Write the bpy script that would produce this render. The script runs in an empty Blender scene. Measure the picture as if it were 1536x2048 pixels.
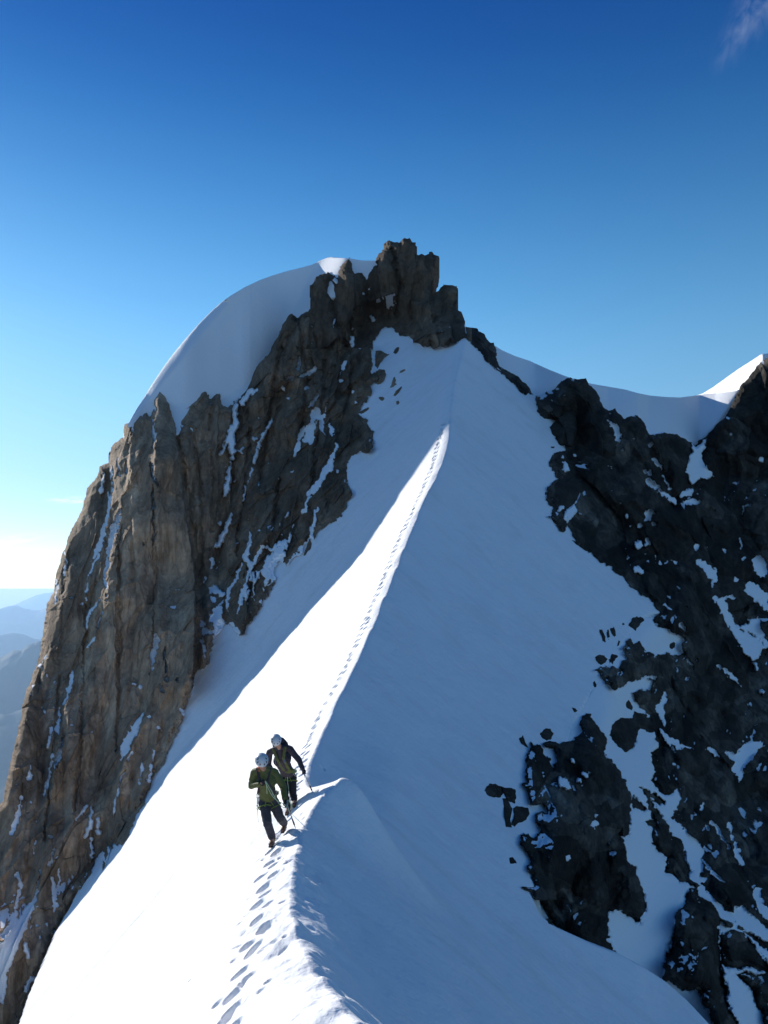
import bpy, bmesh, math, random
import numpy as np
from mathutils import Vector, Matrix
R = math.radians
rng = np.random.default_rng(7)
random.seed(7)
sc = bpy.context.scene
C = sc.collection

# ------------------------------------------------------------------ camera
F = 1593.0                      # focal length in photograph pixels (28 mm lens, 36 mm long side)
HZ = 1180.0                     # eye level row
cam_d = bpy.data.cameras.new('camera')
cam = bpy.data.objects.new('camera', cam_d); C.objects.link(cam)
cam_d.sensor_width = 36; cam_d.sensor_fit = 'AUTO'; cam_d.lens = 28
cam.location = (0, 0, 0); cam.rotation_euler = (R(90), 0, 0)
cam_d.shift_y = (HZ-1024)/2048
cam_d.clip_start = 0.1; cam_d.clip_end = 200000
sc.camera = cam

# ------------------------------------------------------------------ sky, sun, exposure
SUN_AZ, SUN_EL = 42.0, 20.0     # degrees left of the view axis, degrees above the horizon
sun_dir = Vector((-math.sin(R(SUN_AZ))*math.cos(R(SUN_EL)), math.cos(R(SUN_AZ))*math.cos(R(SUN_EL)), math.sin(R(SUN_EL))))
w = bpy.data.worlds.new('World'); sc.world = w; w.use_nodes = True
nt = w.node_tree; nt.nodes.clear()
wo = nt.nodes.new('ShaderNodeOutputWorld'); bg = nt.nodes.new('ShaderNodeBackground')
sky = nt.nodes.new('ShaderNodeTexSky'); sky.sky_type = 'NISHITA'; sky.sun_disc = False
sky.sun_elevation = R(SUN_EL); sky.sun_rotation = R(-SUN_AZ)
sky.altitude = 3600; sky.air_density = 1.0; sky.dust_density = 0.5; sky.ozone_density = 3.5
bg.inputs['Strength'].default_value = 0.12
def N(tree, t, **kw):
    n = tree.nodes.new(t)
    for k, v in kw.items(): setattr(n, k, v)
    return n
# thin cirrus wisps, placed by direction
tc = N(nt, 'ShaderNodeTexCoord')
def wisp(direction, size, stretch, tilt, amount, prev):
    """a soft streak of cirrus round one direction of the sky"""
    d = Vector(direction).normalized()
    right = d.cross(Vector((0,0,1))).normalized(); up = right.cross(d)
    r2 = right*math.cos(R(tilt)) + up*math.sin(R(tilt)); u2 = up*math.cos(R(tilt)) - right*math.sin(R(tilt))
    comps = []
    for v in (r2, u2):
        dt = N(nt, 'ShaderNodeVectorMath', operation='DOT_PRODUCT'); dt.inputs[1].default_value = v
        nt.links.new(tc.outputs['Generated'], dt.inputs[0]); comps.append(dt.outputs['Value'])
    cb = N(nt, 'ShaderNodeCombineXYZ')
    for i, (c, s) in enumerate(zip(comps, (size*stretch, size))):
        m = N(nt, 'ShaderNodeMath', operation='DIVIDE'); m.inputs[1].default_value = s
        nt.links.new(c, m.inputs[0]); nt.links.new(m.outputs[0], cb.inputs[i])
    ln = N(nt, 'ShaderNodeVectorMath', operation='LENGTH'); nt.links.new(cb.outputs[0], ln.inputs[0])
    mr = N(nt, 'ShaderNodeMapRange'); mr.interpolation_type = 'SMOOTHSTEP'
    mr.inputs['From Min'].default_value = 1.0; mr.inputs['From Max'].default_value = 0.0
    nt.links.new(ln.outputs['Value'], mr.inputs['Value'])
    nz = N(nt, 'ShaderNodeTexNoise'); nz.inputs['Scale'].default_value = 1.6; nz.inputs['Detail'].default_value = 6; nz.inputs['Distortion'].default_value = 0.8
    nt.links.new(cb.outputs[0], nz.inputs['Vector'])
    mr2 = N(nt, 'ShaderNodeMapRange'); mr2.inputs['From Min'].default_value = 0.40; mr2.inputs['From Max'].default_value = 0.75
    nt.links.new(nz.outputs['Fac'], mr2.inputs['Value'])
    m1 = N(nt, 'ShaderNodeMath', operation='MULTIPLY'); nt.links.new(mr.outputs[0], m1.inputs[0]); nt.links.new(mr2.outputs[0], m1.inputs[1])
    dd = N(nt, 'ShaderNodeVectorMath', operation='DOT_PRODUCT'); dd.inputs[1].default_value = d
    nt.links.new(tc.outputs['Generated'], dd.inputs[0])
    fr = N(nt, 'ShaderNodeMath', operation='GREATER_THAN'); fr.inputs[1].default_value = 0.3; nt.links.new(dd.outputs['Value'], fr.inputs[0])
    m2 = N(nt, 'ShaderNodeMath', operation='MULTIPLY'); nt.links.new(m1.outputs[0], m2.inputs[0]); nt.links.new(fr.outputs[0], m2.inputs[1])
    m3 = N(nt, 'ShaderNodeMath', operation='MULTIPLY'); m3.inputs[1].default_value = amount; nt.links.new(m2.outputs[0], m3.inputs[0])
    mx = N(nt, 'ShaderNodeMix', data_type='RGBA'); mx.inputs['B'].default_value = (8.0, 8.4, 9.0, 1)
    nt.links.new(m3.outputs[0], mx.inputs['Factor']); nt.links.new(prev, mx.inputs['A'])
    return mx.outputs['Result']
def dirpx(px, py): return ((px-768)/F, 1.0, (HZ-py)/F)
hsv = N(nt, 'ShaderNodeHueSaturation'); hsv.inputs['Saturation'].default_value = 1.15
nt.links.new(sky.outputs[0], hsv.inputs['Color'])
sxyz = N(nt, 'ShaderNodeSeparateXYZ'); nt.links.new(tc.outputs['Generated'], sxyz.inputs[0])
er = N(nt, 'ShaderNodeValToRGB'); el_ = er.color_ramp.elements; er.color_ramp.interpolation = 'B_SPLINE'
el_[0].position = 0.0; el_[0].color = (.55,.45,.42,1); el_[1].position = .95; el_[1].color = (.50,.53,.54,1)  # last stop: zenith above the frame, brightened as added fill for shaded snow
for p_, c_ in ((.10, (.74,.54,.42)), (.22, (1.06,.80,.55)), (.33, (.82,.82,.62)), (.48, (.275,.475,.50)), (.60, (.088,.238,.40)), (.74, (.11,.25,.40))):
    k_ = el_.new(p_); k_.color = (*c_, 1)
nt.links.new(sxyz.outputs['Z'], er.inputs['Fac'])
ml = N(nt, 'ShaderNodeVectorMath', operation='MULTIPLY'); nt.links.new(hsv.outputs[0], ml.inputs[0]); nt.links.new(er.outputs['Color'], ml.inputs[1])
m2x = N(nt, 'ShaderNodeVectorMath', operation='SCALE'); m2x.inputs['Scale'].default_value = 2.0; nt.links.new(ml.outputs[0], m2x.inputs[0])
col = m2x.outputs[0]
col = wisp(dirpx(1512, 18), 0.028, 1.4, 55, 0.13, col)
col = wisp(dirpx(1470, 75), 0.02, 2.0, 60, 0.07, col)
col = wisp(dirpx(150, 1000), 0.006, 7.0, 4, 1.0, col)
col = wisp(dirpx(25, 1080), 0.008, 7.0, 12, 1.0, col)
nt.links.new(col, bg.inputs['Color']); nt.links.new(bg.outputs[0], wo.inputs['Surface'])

sl = bpy.data.lights.new('sun', 'SUN'); sun = bpy.data.objects.new('sun', sl); C.objects.link(sun)
sl.energy = 4.6; sl.angle = R(0.5); sl.color = (1.0, 0.95, 0.87)
sun.rotation_euler = sun_dir.to_track_quat('Z', 'Y').to_euler()
sc.view_settings.view_transform = 'Standard'; sc.view_settings.look = 'None'
sc.view_settings.exposure = 0.38; sc.view_settings.gamma = 1.0
sc.cycles.max_bounces = 6; sc.cycles.diffuse_bounces = 4; sc.cycles.glossy_bounces = 2; sc.cycles.volume_bounces = 0
sc.cycles.use_denoising = True

# ------------------------------------------------------------------ numeric helpers
def hash3(ix, iy, iz, seed):
    h = (ix*374761393 + iy*668265263 + iz*2147483647 + seed*1274126177) & 0xFFFFFFFF
    h = ((h ^ (h >> 13))*1274126177) & 0xFFFFFFFF
    h = ((h ^ (h >> 16))*2246822519) & 0xFFFFFFFF
    h = h ^ (h >> 15)
    return h
def h01(ix, iy, iz, seed): return (hash3(ix, iy, iz, seed) & 0xFFFFFF)/16777215.0
def vnoise(P, seed=0):
    """value noise, P (n,3) -> -1..1"""
    i = np.floor(P).astype(np.int64); f = P - i; f = f*f*f*(f*(f*6-15)+10)
    out = 0
    for dx in (0,1):
        wx = f[:,0] if dx else 1-f[:,0]
        for dy in (0,1):
            wy = f[:,1] if dy else 1-f[:,1]
            for dz in (0,1):
                wz = f[:,2] if dz else 1-f[:,2]
                out = out + wx*wy*wz*h01(i[:,0]+dx, i[:,1]+dy, i[:,2]+dz, seed)
    return out*2-1
def fbm(P, octs=4, seed=0, gain=0.5, lac=2.03):
    s = 0; a = 1; t = 0
    for k in range(octs):
        s = s + a*vnoise(P*(lac**k) + k*17.3, seed+k*11); t += a; a *= gain
    return s/t
def facets(P, seed=0, tilt=0.6, jit=0.9):
    """blocky rock: each Voronoi cell is a tilted plane with its own offset; returns (height, distance to the cell's edge)"""
    i = np.floor(P).astype(np.int64)
    n = len(P); d1 = np.full(n, 9e9); d2 = np.full(n, 9e9); best = np.zeros(n)
    for dx in (-1,0,1):
        for dy in (-1,0,1):
            for dz in (-1,0,1):
                c = (i[:,0]+dx, i[:,1]+dy, i[:,2]+dz)
                h = hash3(*c, seed); hh = hash3(*c, seed+5)
                cx = c[0]+.5+jit*((h & 1023)/1023-.5); cy = c[1]+.5+jit*(((h >> 10) & 1023)/1023-.5); cz = c[2]+.5+jit*(((h >> 20) & 1023)/1023-.5)
                rx = P[:,0]-cx; ry = P[:,1]-cy; rz = P[:,2]-cz
                d = rx*rx+ry*ry+rz*rz
                v = ((hh & 1023)/1023-.5)*1.0 + tilt*(rx*(((hh >> 10) & 1023)/511.5-1) + rz*(((hh >> 20) & 1023)/511.5-1))
                m = d < d1
                d2 = np.where(m, d1, np.minimum(d2, d)); best = np.where(m, v, best); d1 = np.where(m, d, d1)
    return best, np.sqrt(d2)-np.sqrt(d1)
def blocks(P, seed=0, steep=(.7, 2.0), flat=.35):
    """a pile of angular blocks: each cell of the (x, z) plane holds a truncated pyramid with random faces, the highest wins"""
    i = np.floor(P[:,0]).astype(np.int64); j = np.floor(P[:,1]).astype(np.int64); n = len(P)
    best = np.full(n, -9.0); tid = np.zeros(n)
    for dx in (-1,0,1):
        for dz in (-1,0,1):
            a = i+dx; b = j+dz; z0 = a*0
            u = [h01(a, b, z0+k, seed) for k in range(10)]
            rx = P[:,0]-(a+.5+.8*(u[0]-.5)); rz = P[:,1]-(b+.5+.8*(u[1]-.5))
            o = .95*u[2]; top = o+(rx*(u[3]-.5)+rz*(u[4]-.5))*flat*2
            ph = u[5]*6.283; g = np.full(n, -9.0)
            for k in range(5):
                an = ph+k*1.2566+.5*(u[6+k % 4]-.5); s = steep[0]+(steep[1]-steep[0])*((u[6+(k*3) % 4]*7.3+k*.37) % 1)
                g = np.maximum(g, s*(rx*np.cos(an)+rz*np.sin(an)))
            h = np.minimum(top, o+.50-g)
            m = h > best; best = np.where(m, h, best); tid = np.where(m, u[9]-.5, tid)
    return best, tid
def sstep(a, b, x):
    t = np.clip((x-a)/(b-a), 0, 1); return t*t*(3-2*t)
def seg_dist(X, Y, a, b):
    ax, ay = a; bx, by = b; vx, vy = bx-ax, by-ay; L = vx*vx+vy*vy+1e-9
    t = np.clip(((X-ax)*vx+(Y-ay)*vy)/L, 0, 1)
    return np.hypot(X-ax-t*vx, Y-ay-t*vy), t
def sdf_poly(X, Y, poly, pad=40):
    """signed distance (inside positive) clipped to -pad, evaluated only near the polygon"""
    P = np.array(poly, float); out = np.full(X.shape, -float(pad))
    m = (X > P[:,0].min()-pad) & (X < P[:,0].max()+pad) & (Y > P[:,1].min()-pad) & (Y < P[:,1].max()+pad)
    x = X[m]; y = Y[m]; d = np.full(x.shape, 9e9); ins = np.zeros(x.shape, bool)
    n = len(P)
    for k in range(n):
        a = P[k]; b = P[(k+1) % n]
        dd, _ = seg_dist(x, y, a, b); d = np.minimum(d, dd)
        if a[1] != b[1]:
            cr = ((a[1] > y) != (b[1] > y)) & (x < (b[0]-a[0])*(y-a[1])/(b[1]-a[1])+a[0]); ins ^= cr
    out[m] = np.where(ins, d, -np.minimum(d, pad))
    return out
def sdf_stroke(X, Y, pts, radii, pad=30):
    P = np.array(pts, float); out = np.full(X.shape, -float(pad))
    if np.isscalar(radii): radii = [radii]*len(P)
    if len(radii) < len(P): radii = list(radii)+[radii[-1]]*(len(P)-len(radii))
    mr = max(radii)+pad
    m = (X > P[:,0].min()-mr) & (X < P[:,0].max()+mr) & (Y > P[:,1].min()-mr) & (Y < P[:,1].max()+mr)
    x = X[m]; y = Y[m]; d = np.full(x.shape, -float(pad))
    if len(P) == 1: d = radii[0]-np.hypot(x-P[0,0], y-P[0,1])
    for k in range(len(P)-1):
        dd, t = seg_dist(x, y, P[k], P[k+1]); d = np.maximum(d, radii[k]*(1-t)+radii[k+1]*t-dd)
    out[m] = np.maximum(d, -pad); return out
def T(s, ox, oy, pts): return [(ox+x/s, oy+y/s) for x, y in pts]

# ------------------------------------------------------------------ traced outlines (photograph pixels)
TOP_L = [(-260,2300),(-200,2000),(-60,1680),(5,1600),(20,1534),(42,1433),(49,1391),(65,1352),(78,1319),(83,1285),(88,1254),(94,1208),(107,1182),(117,1130),(133,1088),(143,1059),(155,1035),(163,1020),(167,1000),(175,975),(195,950),
 (200,932),(217,925),(220,895),(232,885),(245,875),(250,850),(262,843),(270,835),(280,828),(292,822),(300,832),(307,815),(312,770),(322,770),(335,785),(350,812),(362,808),(375,805),(390,790),(400,783),(410,777),(420,782),(420,800),(430,785),(440,787),(445,810),(455,815),(465,808),
 (478,790),(490,780),(500,765),(510,740),(522,722),(535,710),(545,690),(560,670),(562,655),(577,630),(585,625),(595,637),(605,628),(615,622),(622,617),(622,575),(635,552),(645,546),(655,544),(670,552),(677,556),(680,530),(695,517),(705,525),(707,545),(718,546),(730,542),
 (742,536),(750,532),(755,515),(770,485),(780,482),(790,486),(800,487),(807,480),(820,477),(823,486),(832,485),(835,507),(850,506),(865,501),(867,507),(877,510),(875,530),(865,560),(858,580),(862,592),(867,590),(880,578),(887,571),(915,572),(912,605),(914,620),(925,625),(930,650)]
TOP_R = [(942,652),(957,657),(970,675),(980,684),(988,686),(993,715),(1002,733),(1020,744),(1037,751),(1053,769),(1069,793),(1082,791),(1094,780),(1100,775),(1112,768),(1127,760),(1140,754),(1155,758),(1171,755),(1176,762),(1180,769),(1190,782),(1198,791),(1207,813),(1216,822),(1230,818),(1247,836),(1260,833),(1274,831),(1288,845),(1293,862),(1297,871),
 (1314,867),(1328,865),(1341,867),(1355,868),(1368,874),(1380,884),(1392,888),(1399,880),(1413,874),(1425,860),(1431,849),(1445,838),(1453,831),(1458,822),(1462,813),(1470,797),(1475,787),(1482,772),(1489,764),(1495,758),(1503,745),(1511,737),(1520,724),(1560,700),(1620,670),(1760,640)]
DOM = TOP_L + TOP_R + [(1760,2300)]
BASE_L = [(43,2045),(59,1997),(82,1942),(109,1878),(141,1819),(173,1760),(190,1725),(203,1700),(207,1741),(222,1700),(228,1685),(236,1690),(246,1696),(270,1640),(290,1600),(303,1566),(332,1514),(352,1472),(371,1420),(391,1351),(420,1322),
 (424,1290),(440,1262),(452,1245),(462,1252),(476,1272),(484,1272),(496,1250),(520,1222),(540,1180),(550,1160),(548,1140),(560,1120),(572,1132),(590,1112),(603,1100),(616,1078),(625,1075),(640,1060),(660,1048),(685,1035),(690,1015),(705,997),(692,965),(700,915),(722,903),(740,905),(749,885),(747,865),
 (735,842),(712,830),(722,812),(745,785),(740,772),(765,762),(757,745),(742,740),(748,715),(745,690),(757,672),(770,655)]
COL = [(785,657),(800,668),(818,672),(840,690),(870,697),(900,690),(915,683),(930,675)]
EDGE_R = [(950,695),(984,733),(1003,748),(1020,764),(1045,785),(1073,798),(1075,822),(1090,833),(1113,840),(1102,858),(1108,872),(1136,896),(1118,902),(1102,912),(1098,925),(1107,943),(1116,955),(1096,975),(1091,985),(1096,1003),(1108,1015),(1102,1035),(1113,1050),(1127,1063),(1136,1050),(1152,1085),(1180,1104),(1205,1125),(1230,1140),(1255,1165),(1279,1184),(1300,1200),(1322,1222)]
def T6(p): return T(3.879, 1140, 1150, p)
def T7(p): return T(4.113, 1200, 1550, p)
def T4(p): return T(2.415, 900, 1200, p)
def T5(p): return T(3.097, 1040, 700, p)
POLY_L = BASE_L + COL + [(930,640),(930,300),(-400,300),(-400,2300),(0,2300)]
EDGE_R2 = T6([(680,300),(650,350),(700,400),(820,440),(880,500),(870,540),(880,600),(800,625),(760,590),(700,610),(660,630),(620,600),(570,610),(560,560),(530,510),(500,540),(480,470),(430,500),(420,580),(420,650),(370,740),(330,710),(240,700),(200,740),(250,790),(280,850),(340,880),(400,870),(440,830),(520,810),(560,795),(630,820),(640,850),(620,890),(540,890),(500,920),(510,980),(560,1030),(610,1090),(600,1110),(540,1060),(500,1060),(480,1110),(390,1110),(330,1160),(315,1240),(340,1290),(440,1370),(490,1340),(510,1260),(550,1190),(630,1220),(700,1320),(700,1350),(620,1370),(650,1470),(670,1530),(630,1590),(650,1640),(700,1690),(760,1700),(830,1660)]) + \
 T7([(640,130),(665,205),(640,240),(650,300),(580,340),(680,420),(740,490),(800,540),(840,560),(850,640),(840,700),(850,750),(820,810),(880,850),(880,880),(830,890),(800,920),(860,930),(950,1010),(1030,1090),(1080,1130),(1100,1080),(1180,1080),(1280,1180),(1382,1270)])
POLY_R = [(930,675)] + EDGE_R + EDGE_R2 + [(1760,2020),(1760,300),(930,300)]
BIG = T4([(640,550),(680,560),(710,600),(745,640),(755,680),(755,760),(790,790),(825,830),(850,880),(875,960),(870,1080),(855,1150),(820,1130),(850,1180),(850,1250),(890,1290),(930,1390),(950,1500),(910,1555),(870,1530),(830,1500),(770,1500),(760,1580),(770,1640),(810,1710),(760,1760),(600,1700),(560,1640),(480,1520),(440,1470),(380,1420),(330,1370),(400,1380),(390,1330),(370,1290),(390,1250),(360,1210),(340,1180),(340,1140),(370,1130),(400,1150),(440,1130),(420,1080),(420,1030),(460,1020),(450,990),(400,1000),(380,980),(375,930),(345,890),(370,880),(365,850),(370,760),(380,720),(395,690),(440,700),(450,740),(480,760),(500,820),(510,770),(500,720),(460,710),(450,690),(500,680),(540,690),(600,680),(615,650),(640,620),(625,600)])
PIN = T7([(740,940),(790,930),(810,980),(950,1070),(1000,1180),(1110,1240),(1050,1260),(980,1200),(980,1400),(1000,1600),(1040,1800),(1060,1950),(1130,2048),(1130,2500),(930,2500),(925,2048),(900,1950),(840,1880),(830,1790),(770,1770),(720,1790),(640,1760),(590,1700),(520,1690),(530,1580),(580,1400),(620,1270),(605,1220),(620,1150),(690,1060),(720,980)])
SLABS = [T7([(980,1310),(1060,1280),(1100,1260),(1180,1310),(1250,1380),(1340,1480),(1382,1560),(1420,1640),(1290,1600),(1210,1570),(1100,1600),(1040,1580),(990,1540)]),
 T7([(1110,1640),(1200,1620),(1280,1650),(1382,1600),(2200,1600),(2200,2500),(1500,2500),(1340,1980),(1280,1880),(1240,1780),(1170,1680)]),
 T7([(1180,1290),(1260,1320),(1382,1370),(1800,1520),(1800,1640),(1382,1450),(1280,1380)]),
 T7([(1100,1190),(1180,1270),(1140,1260)]),
 T7([(370,380),(440,370),(430,330),(390,280),(400,200),(330,110),(300,90),(380,130),(500,180),(530,230),(480,240),(420,190),(460,280),(540,370),(600,510),(660,530),(700,610),(690,690),(740,770),(730,830),(780,890),(830,920),(780,930),(720,900),(650,870),(600,830),(530,800),(560,680),(520,650),(460,610),(420,510),(430,430)]),
 T7([(240,170),(290,200),(350,250),(380,290),(330,290),(270,250)])]
H_VIS = BASE_L + COL + EDGE_R + [(1285,1240),(1235,1310),(1185,1390),(1150,1450),(1125,1530),(1112,1620),(1092,1700),(1076,1750),(1066,1795),(1078,1828),(1104,1850),(1165,1878),(1230,1903),(1280,1930),(1330,1962),(1375,2002),(1420,2050),(1540,2250),(2600,4500),(-1800,4500),(-50,2250)]

# snow lying in the rock: (points, radii) strokes and polygons, each with the transform of the crop it was traced in
SNOW = []
def S(s, ox, oy, items):
    for pts, rad in items: SNOW.append(('s', T(s, ox, oy, pts), [r/s for r in (rad if isinstance(rad, (list, tuple)) else [rad]*len(pts))]))
def SP(s, ox, oy, poly): SNOW.append(('p', T(s, ox, oy, poly), 0))
S(3.657, 200, 740, [([(1000,225),(985,300),(990,380),(975,440),(960,520),(970,600),(960,650)],[10,16,24,26,34,22,10]),([(985,390),(930,520),(895,600)],[18,26,8]),
 ([(950,680),(935,760),(930,850),(915,920)],[6,12,22,6]),([(925,855)],26),([(1250,380),(1190,490),(1150,590),(1130,680)],[7,13,9,4]),([(1115,730),(1070,850),(1040,960)],[5,4,6]),
 ([(1130,505)],14),([(1040,585),(1020,605)],[8,14]),([(970,1050),(920,1160),(890,1240),(860,1300)],[6,14,20,14]),([(880,1130)],20),([(825,1370),(815,1450)],[13,10]),
 ([(380,360),(395,440),(390,560)],[4,9,4]),([(375,670),(385,760),(425,850)],[3,12,3]),([(390,880),(392,1080),(395,1280)],[3,4,2]),([(60,900),(65,1000),(65,1070)],[5,18,8]),([(150,1030),(100,1150),(60,1300),(40,1500)],[8,16,10,8]),
 ([(20,760),(10,900)],[8,14]),([(50,1070),(20,1200),(0,1320)],[10,18,12]),([(165,460),(162,500)],5),([(240,390),(235,470)],4),([(130,640),(140,770)],[3,6]),([(195,660),(190,750)],4),([(80,700),(85,980)],4),
 ([(390,170),(395,300)],[3,6]),([(575,395),(610,415)],[5,8]),([(645,260)],11),([(905,590),(880,620)],5),([(990,790),(975,810)],5)])
S(3.413, 480, 560, [([(515,780),(490,840),(465,870)],[9,9,6]),([(430,1020),(400,1120),(380,1200)],[16,15,7]),([(660,1110),(640,1200),(600,1290),(550,1370),(500,1430),(460,1470)],[7,14,24,24,20,8]),
 ([(470,1490),(450,1580),(425,1592)],[6,14,8]),([(540,1560),(505,1620),(490,1700),(470,1780),(420,1860),(350,1950)],[6,10,14,20,30,30]),([(610,990),(630,1060)],[6,15]),
 ([(350,670)],18),([(310,670)],8),([(300,740)],11),([(325,805)],8),([(455,730)],14),([(500,610),(440,650),(400,660)],[14,12,8]),([(410,530),(395,600)],[6,13]),([(400,470)],10),([(765,405),(775,445)],[18,10]),
 ([(715,565),(685,640)],[12,5]),([(692,685)],10),([(770,765)],10),([(895,255),(915,275)],12),([(835,95)],8),([(905,470),(915,560),(900,630)],[8,10,12]),([(512,715)],8),([(650,5)],14),
 ([(20,840),(60,770),(110,745)],[22,16,10]),([(135,935)],5),([(215,965)],11),([(665,1310)],11),([(350,1300)],7),([(590,880),(600,850)],5),([(460,380)],4),([(490,430)],5),([(645,260),(645,320)],4),([(260,1360)],5),([(490,320)],5),([(790,840)],6)])
SP(3.413, 480, 560, [(515,860),(545,900),(560,915),(590,890),(580,960),(560,1040),(540,1030),(545,970),(525,960),(515,1010),(520,1080),(490,1115),(430,1110),(440,1040),(470,980),(485,900)])
SP(3.84, 350, 1000, [(905,190),(880,290),(870,310),(850,370),(835,420),(830,480),(845,515),(800,600),(760,625),(700,590),(660,560),(690,440),(740,420),(780,370),(820,320),(850,310)])
S(3.84, 350, 1000, [([(575,210),(570,330),(545,450),(580,500),(585,600),(620,640)],[4,14,24,20,12,6]),([(670,360),(640,430),(600,490)],[8,12,14]),([(670,355),(740,385),(800,340)],[8,12,20]),
 ([(510,500),(470,600),(420,690),(400,770),(400,850)],[8,12,12,16,10]),([(580,540),(550,620),(520,700),(500,780),(475,880)],[9,12,16,14,4]),([(650,560),(620,620)],[14,8]),([(720,600),(690,660),(680,720)],[14,10,6]),([(740,620),(720,660)],6),
 ([(665,790)],14),([(600,740)],11),([(585,870)],9),([(560,700),(540,760)],8),([(610,560),(600,700),(610,760)],[12,8,5]),
 ([(300,690)],36),([(350,710)],26),([(290,760)],24),([(325,850)],38),([(310,910)],44),([(215,950)],20),([(235,1010)],28),([(275,1010)],22),([(340,960),(360,1050)],[40,60]),([(430,960),(460,1020)],[26,30]),([(210,1080)],14),([(225,1130),(235,1200)],[12,10]),
 ([(860,110),(855,140)],5),([(550,140)],9),([(650,230)],10),([(805,190)],7),([(820,270)],9),([(1080,80),(1065,160),(1050,230)],[14,10,12]),([(1050,230),(1000,360),(960,420)],[12,20,30]),([(240,600),(235,630)],8),([(330,480)],8)])
S(3.072, 0, 1000, [([(680,0),(670,50),(665,95)],[8,12,8]),([(660,100),(620,250),(560,370)],[10,20,6]),([(735,100),(690,230),(650,400),(650,620)],[10,14,6,3]),([(610,330),(540,470),(525,610)],[10,5,3]),([(350,490),(345,640)],[10,3]),([(405,320),(400,460)],[3,7]),
 ([(600,610),(550,710),(520,800)],[8,7,5]),([(575,845),(545,905)],[9,10]),([(630,690),(600,780)],4),([(290,935),(250,1025)],[3,9]),([(440,1050),(425,1180),(395,1260)],[12,12,5]),([(370,1290),(350,1440)],[8,6]),([(390,1470),(360,1580),(340,1640)],[8,12,4]),
 ([(320,1400),(290,1520)],[10,6]),([(325,1560),(300,1720),(265,1830)],[9,9,5]),([(185,1630),(175,1710)],[6,14]),([(965,815),(955,880),(935,1000),(930,1065)],[7,20,13,4]),([(1015,905),(1018,1060)],4),([(862,1150)],14),([(830,1130)],9),([(1025,1105)],14),([(1090,1110)],8),([(1110,1290),(1130,1310)],[12,22]),
 ([(880,1310),(840,1380),(800,1450),(760,1550),(735,1610)],[5,18,26,18,4]),([(810,1550),(790,1600)],[12,5]),([(980,1400)],16),([(935,1540),(932,1660),(915,1730)],[4,6,13]),([(870,1620),(860,1750)],[7,4]),([(770,1660),(720,1800)],[3,6]),([(920,1330)],8),([(1000,1180),(985,1150)],8),
 ([(435,600)],8),([(500,640)],9),([(275,1300)],9),([(285,1080)],9),([(335,1128)],9),([(815,390)],7),([(890,270)],6),([(945,100),(948,270)],2.5),([(820,1250)],6)])
S(2.194, 0, 1500, [([(95,205),(75,290),(50,370)],[5,10,7]),([(380,250),(335,310)],[7,4]),([(400,240),(402,320),(378,382)],[3,10,8]),([(437,290),(430,365)],[3,10]),([(515,180),(500,280)],3),([(405,390),(400,470)],4),
 ([(72,540),(92,600),(70,690),(60,760),(15,810)],[6,8,8,12,14]),([(180,515),(160,650),(120,720)],[3,5,15]),([(217,378)],7),([(237,440),(220,500)],[4,9]),([(228,560),(240,680)],[4,9]),([(262,530),(235,710)],[4,4]),([(18,1000),(6,1100)],[18,10]),([(108,860),(122,910)],[14,6]),
 ([(140,1000),(110,1060)],[12,8]),([(240,800)],7),([(250,470)],5),([(155,400),(150,460)],3),([(655,60),(665,110)],[3,6]),([(620,60),(610,150)],3),([(200,770)],6),([(450,460),(440,520)],[8,12]),([(480,430),(470,520)],[6,10])])
SP(2.194, 0, 1500, [(150,660),(110,690),(60,770),(0,850),(-40,950),(-40,1120),(0,1090),(40,960),(90,840),(130,740)])
S(3.097, 1040, 700, [([(545,440),(600,490),(612,575)],[8,18,8]),([(640,620)],6),([(340,655)],9),([(280,725)],20),([(268,672)],14),([(350,945),(320,1000),(295,1050)],[10,26,18]),([(260,985)],14),([(375,1005)],10),([(775,745),(815,770)],[14,10]),([(795,800),(850,845)],[20,16]),
 ([(870,880),(930,920),(985,950)],[12,18,5]),([(805,590)],15),([(835,680),(880,740)],[12,8]),([(890,780),(930,860)],[4,7]),([(1050,870),(1000,895)],[18,14]),([(1040,940),(1110,935)],[18,14]),([(740,1090)],16),([(835,1080)],15),([(735,1200)],26),([(790,1190)],18),([(1100,1205),(1090,1225)],14),
 ([(1305,515)],7),([(1495,680)],13),([(1430,955),(1385,965),(1368,1020)],[6,7,4]),([(1370,1170),(1362,1230)],5),([(1480,1310),(1500,1380)],[40,30]),([(1390,1280)],12),([(1110,1310),(1180,1370),(1210,1430)],[22,28,16]),([(715,1355),(760,1375)],[17,12]),([(870,1320)],10),([(940,1310),(970,1325)],6),([(1270,1245)],9),([(1340,1415)],13),
 ([(1420,1460),(1500,1530)],[28,30]),([(1310,1525)],14),([(620,945)],10),([(560,722)],6),([(870,545)],6),([(705,545)],5),([(1210,990)],5),([(660,1030)],6),([(680,1085)],4),([(230,240)],9),([(150,250)],6)])
SP(3.097, 1040, 700, [(1075,580),(1100,600),(1165,545),(1135,640),(1130,700),(1195,780),(1120,800),(1060,835),(1035,760),(1045,680)])
SP(3.097, 1040, 700, [(790,985),(840,992),(812,1050),(755,1062)])
SP(3.879, 1140, 1150, [(1090,175),(1150,180),(1260,150),(1280,170),(1210,200),(1230,280),(1300,400),(1450,490),(1560,560),(1480,570),(1480,650),(1420,670),(1320,570),(1260,440),(1150,260)])
SP(3.879, 1140, 1150, [(1380,65),(1500,160),(1600,330),(1420,200),(1350,110)])
SP(3.879, 1140, 1150, [(1300,400),(1380,370),(1380,340),(1460,330),(1480,420),(1560,580),(1450,500)])
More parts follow.
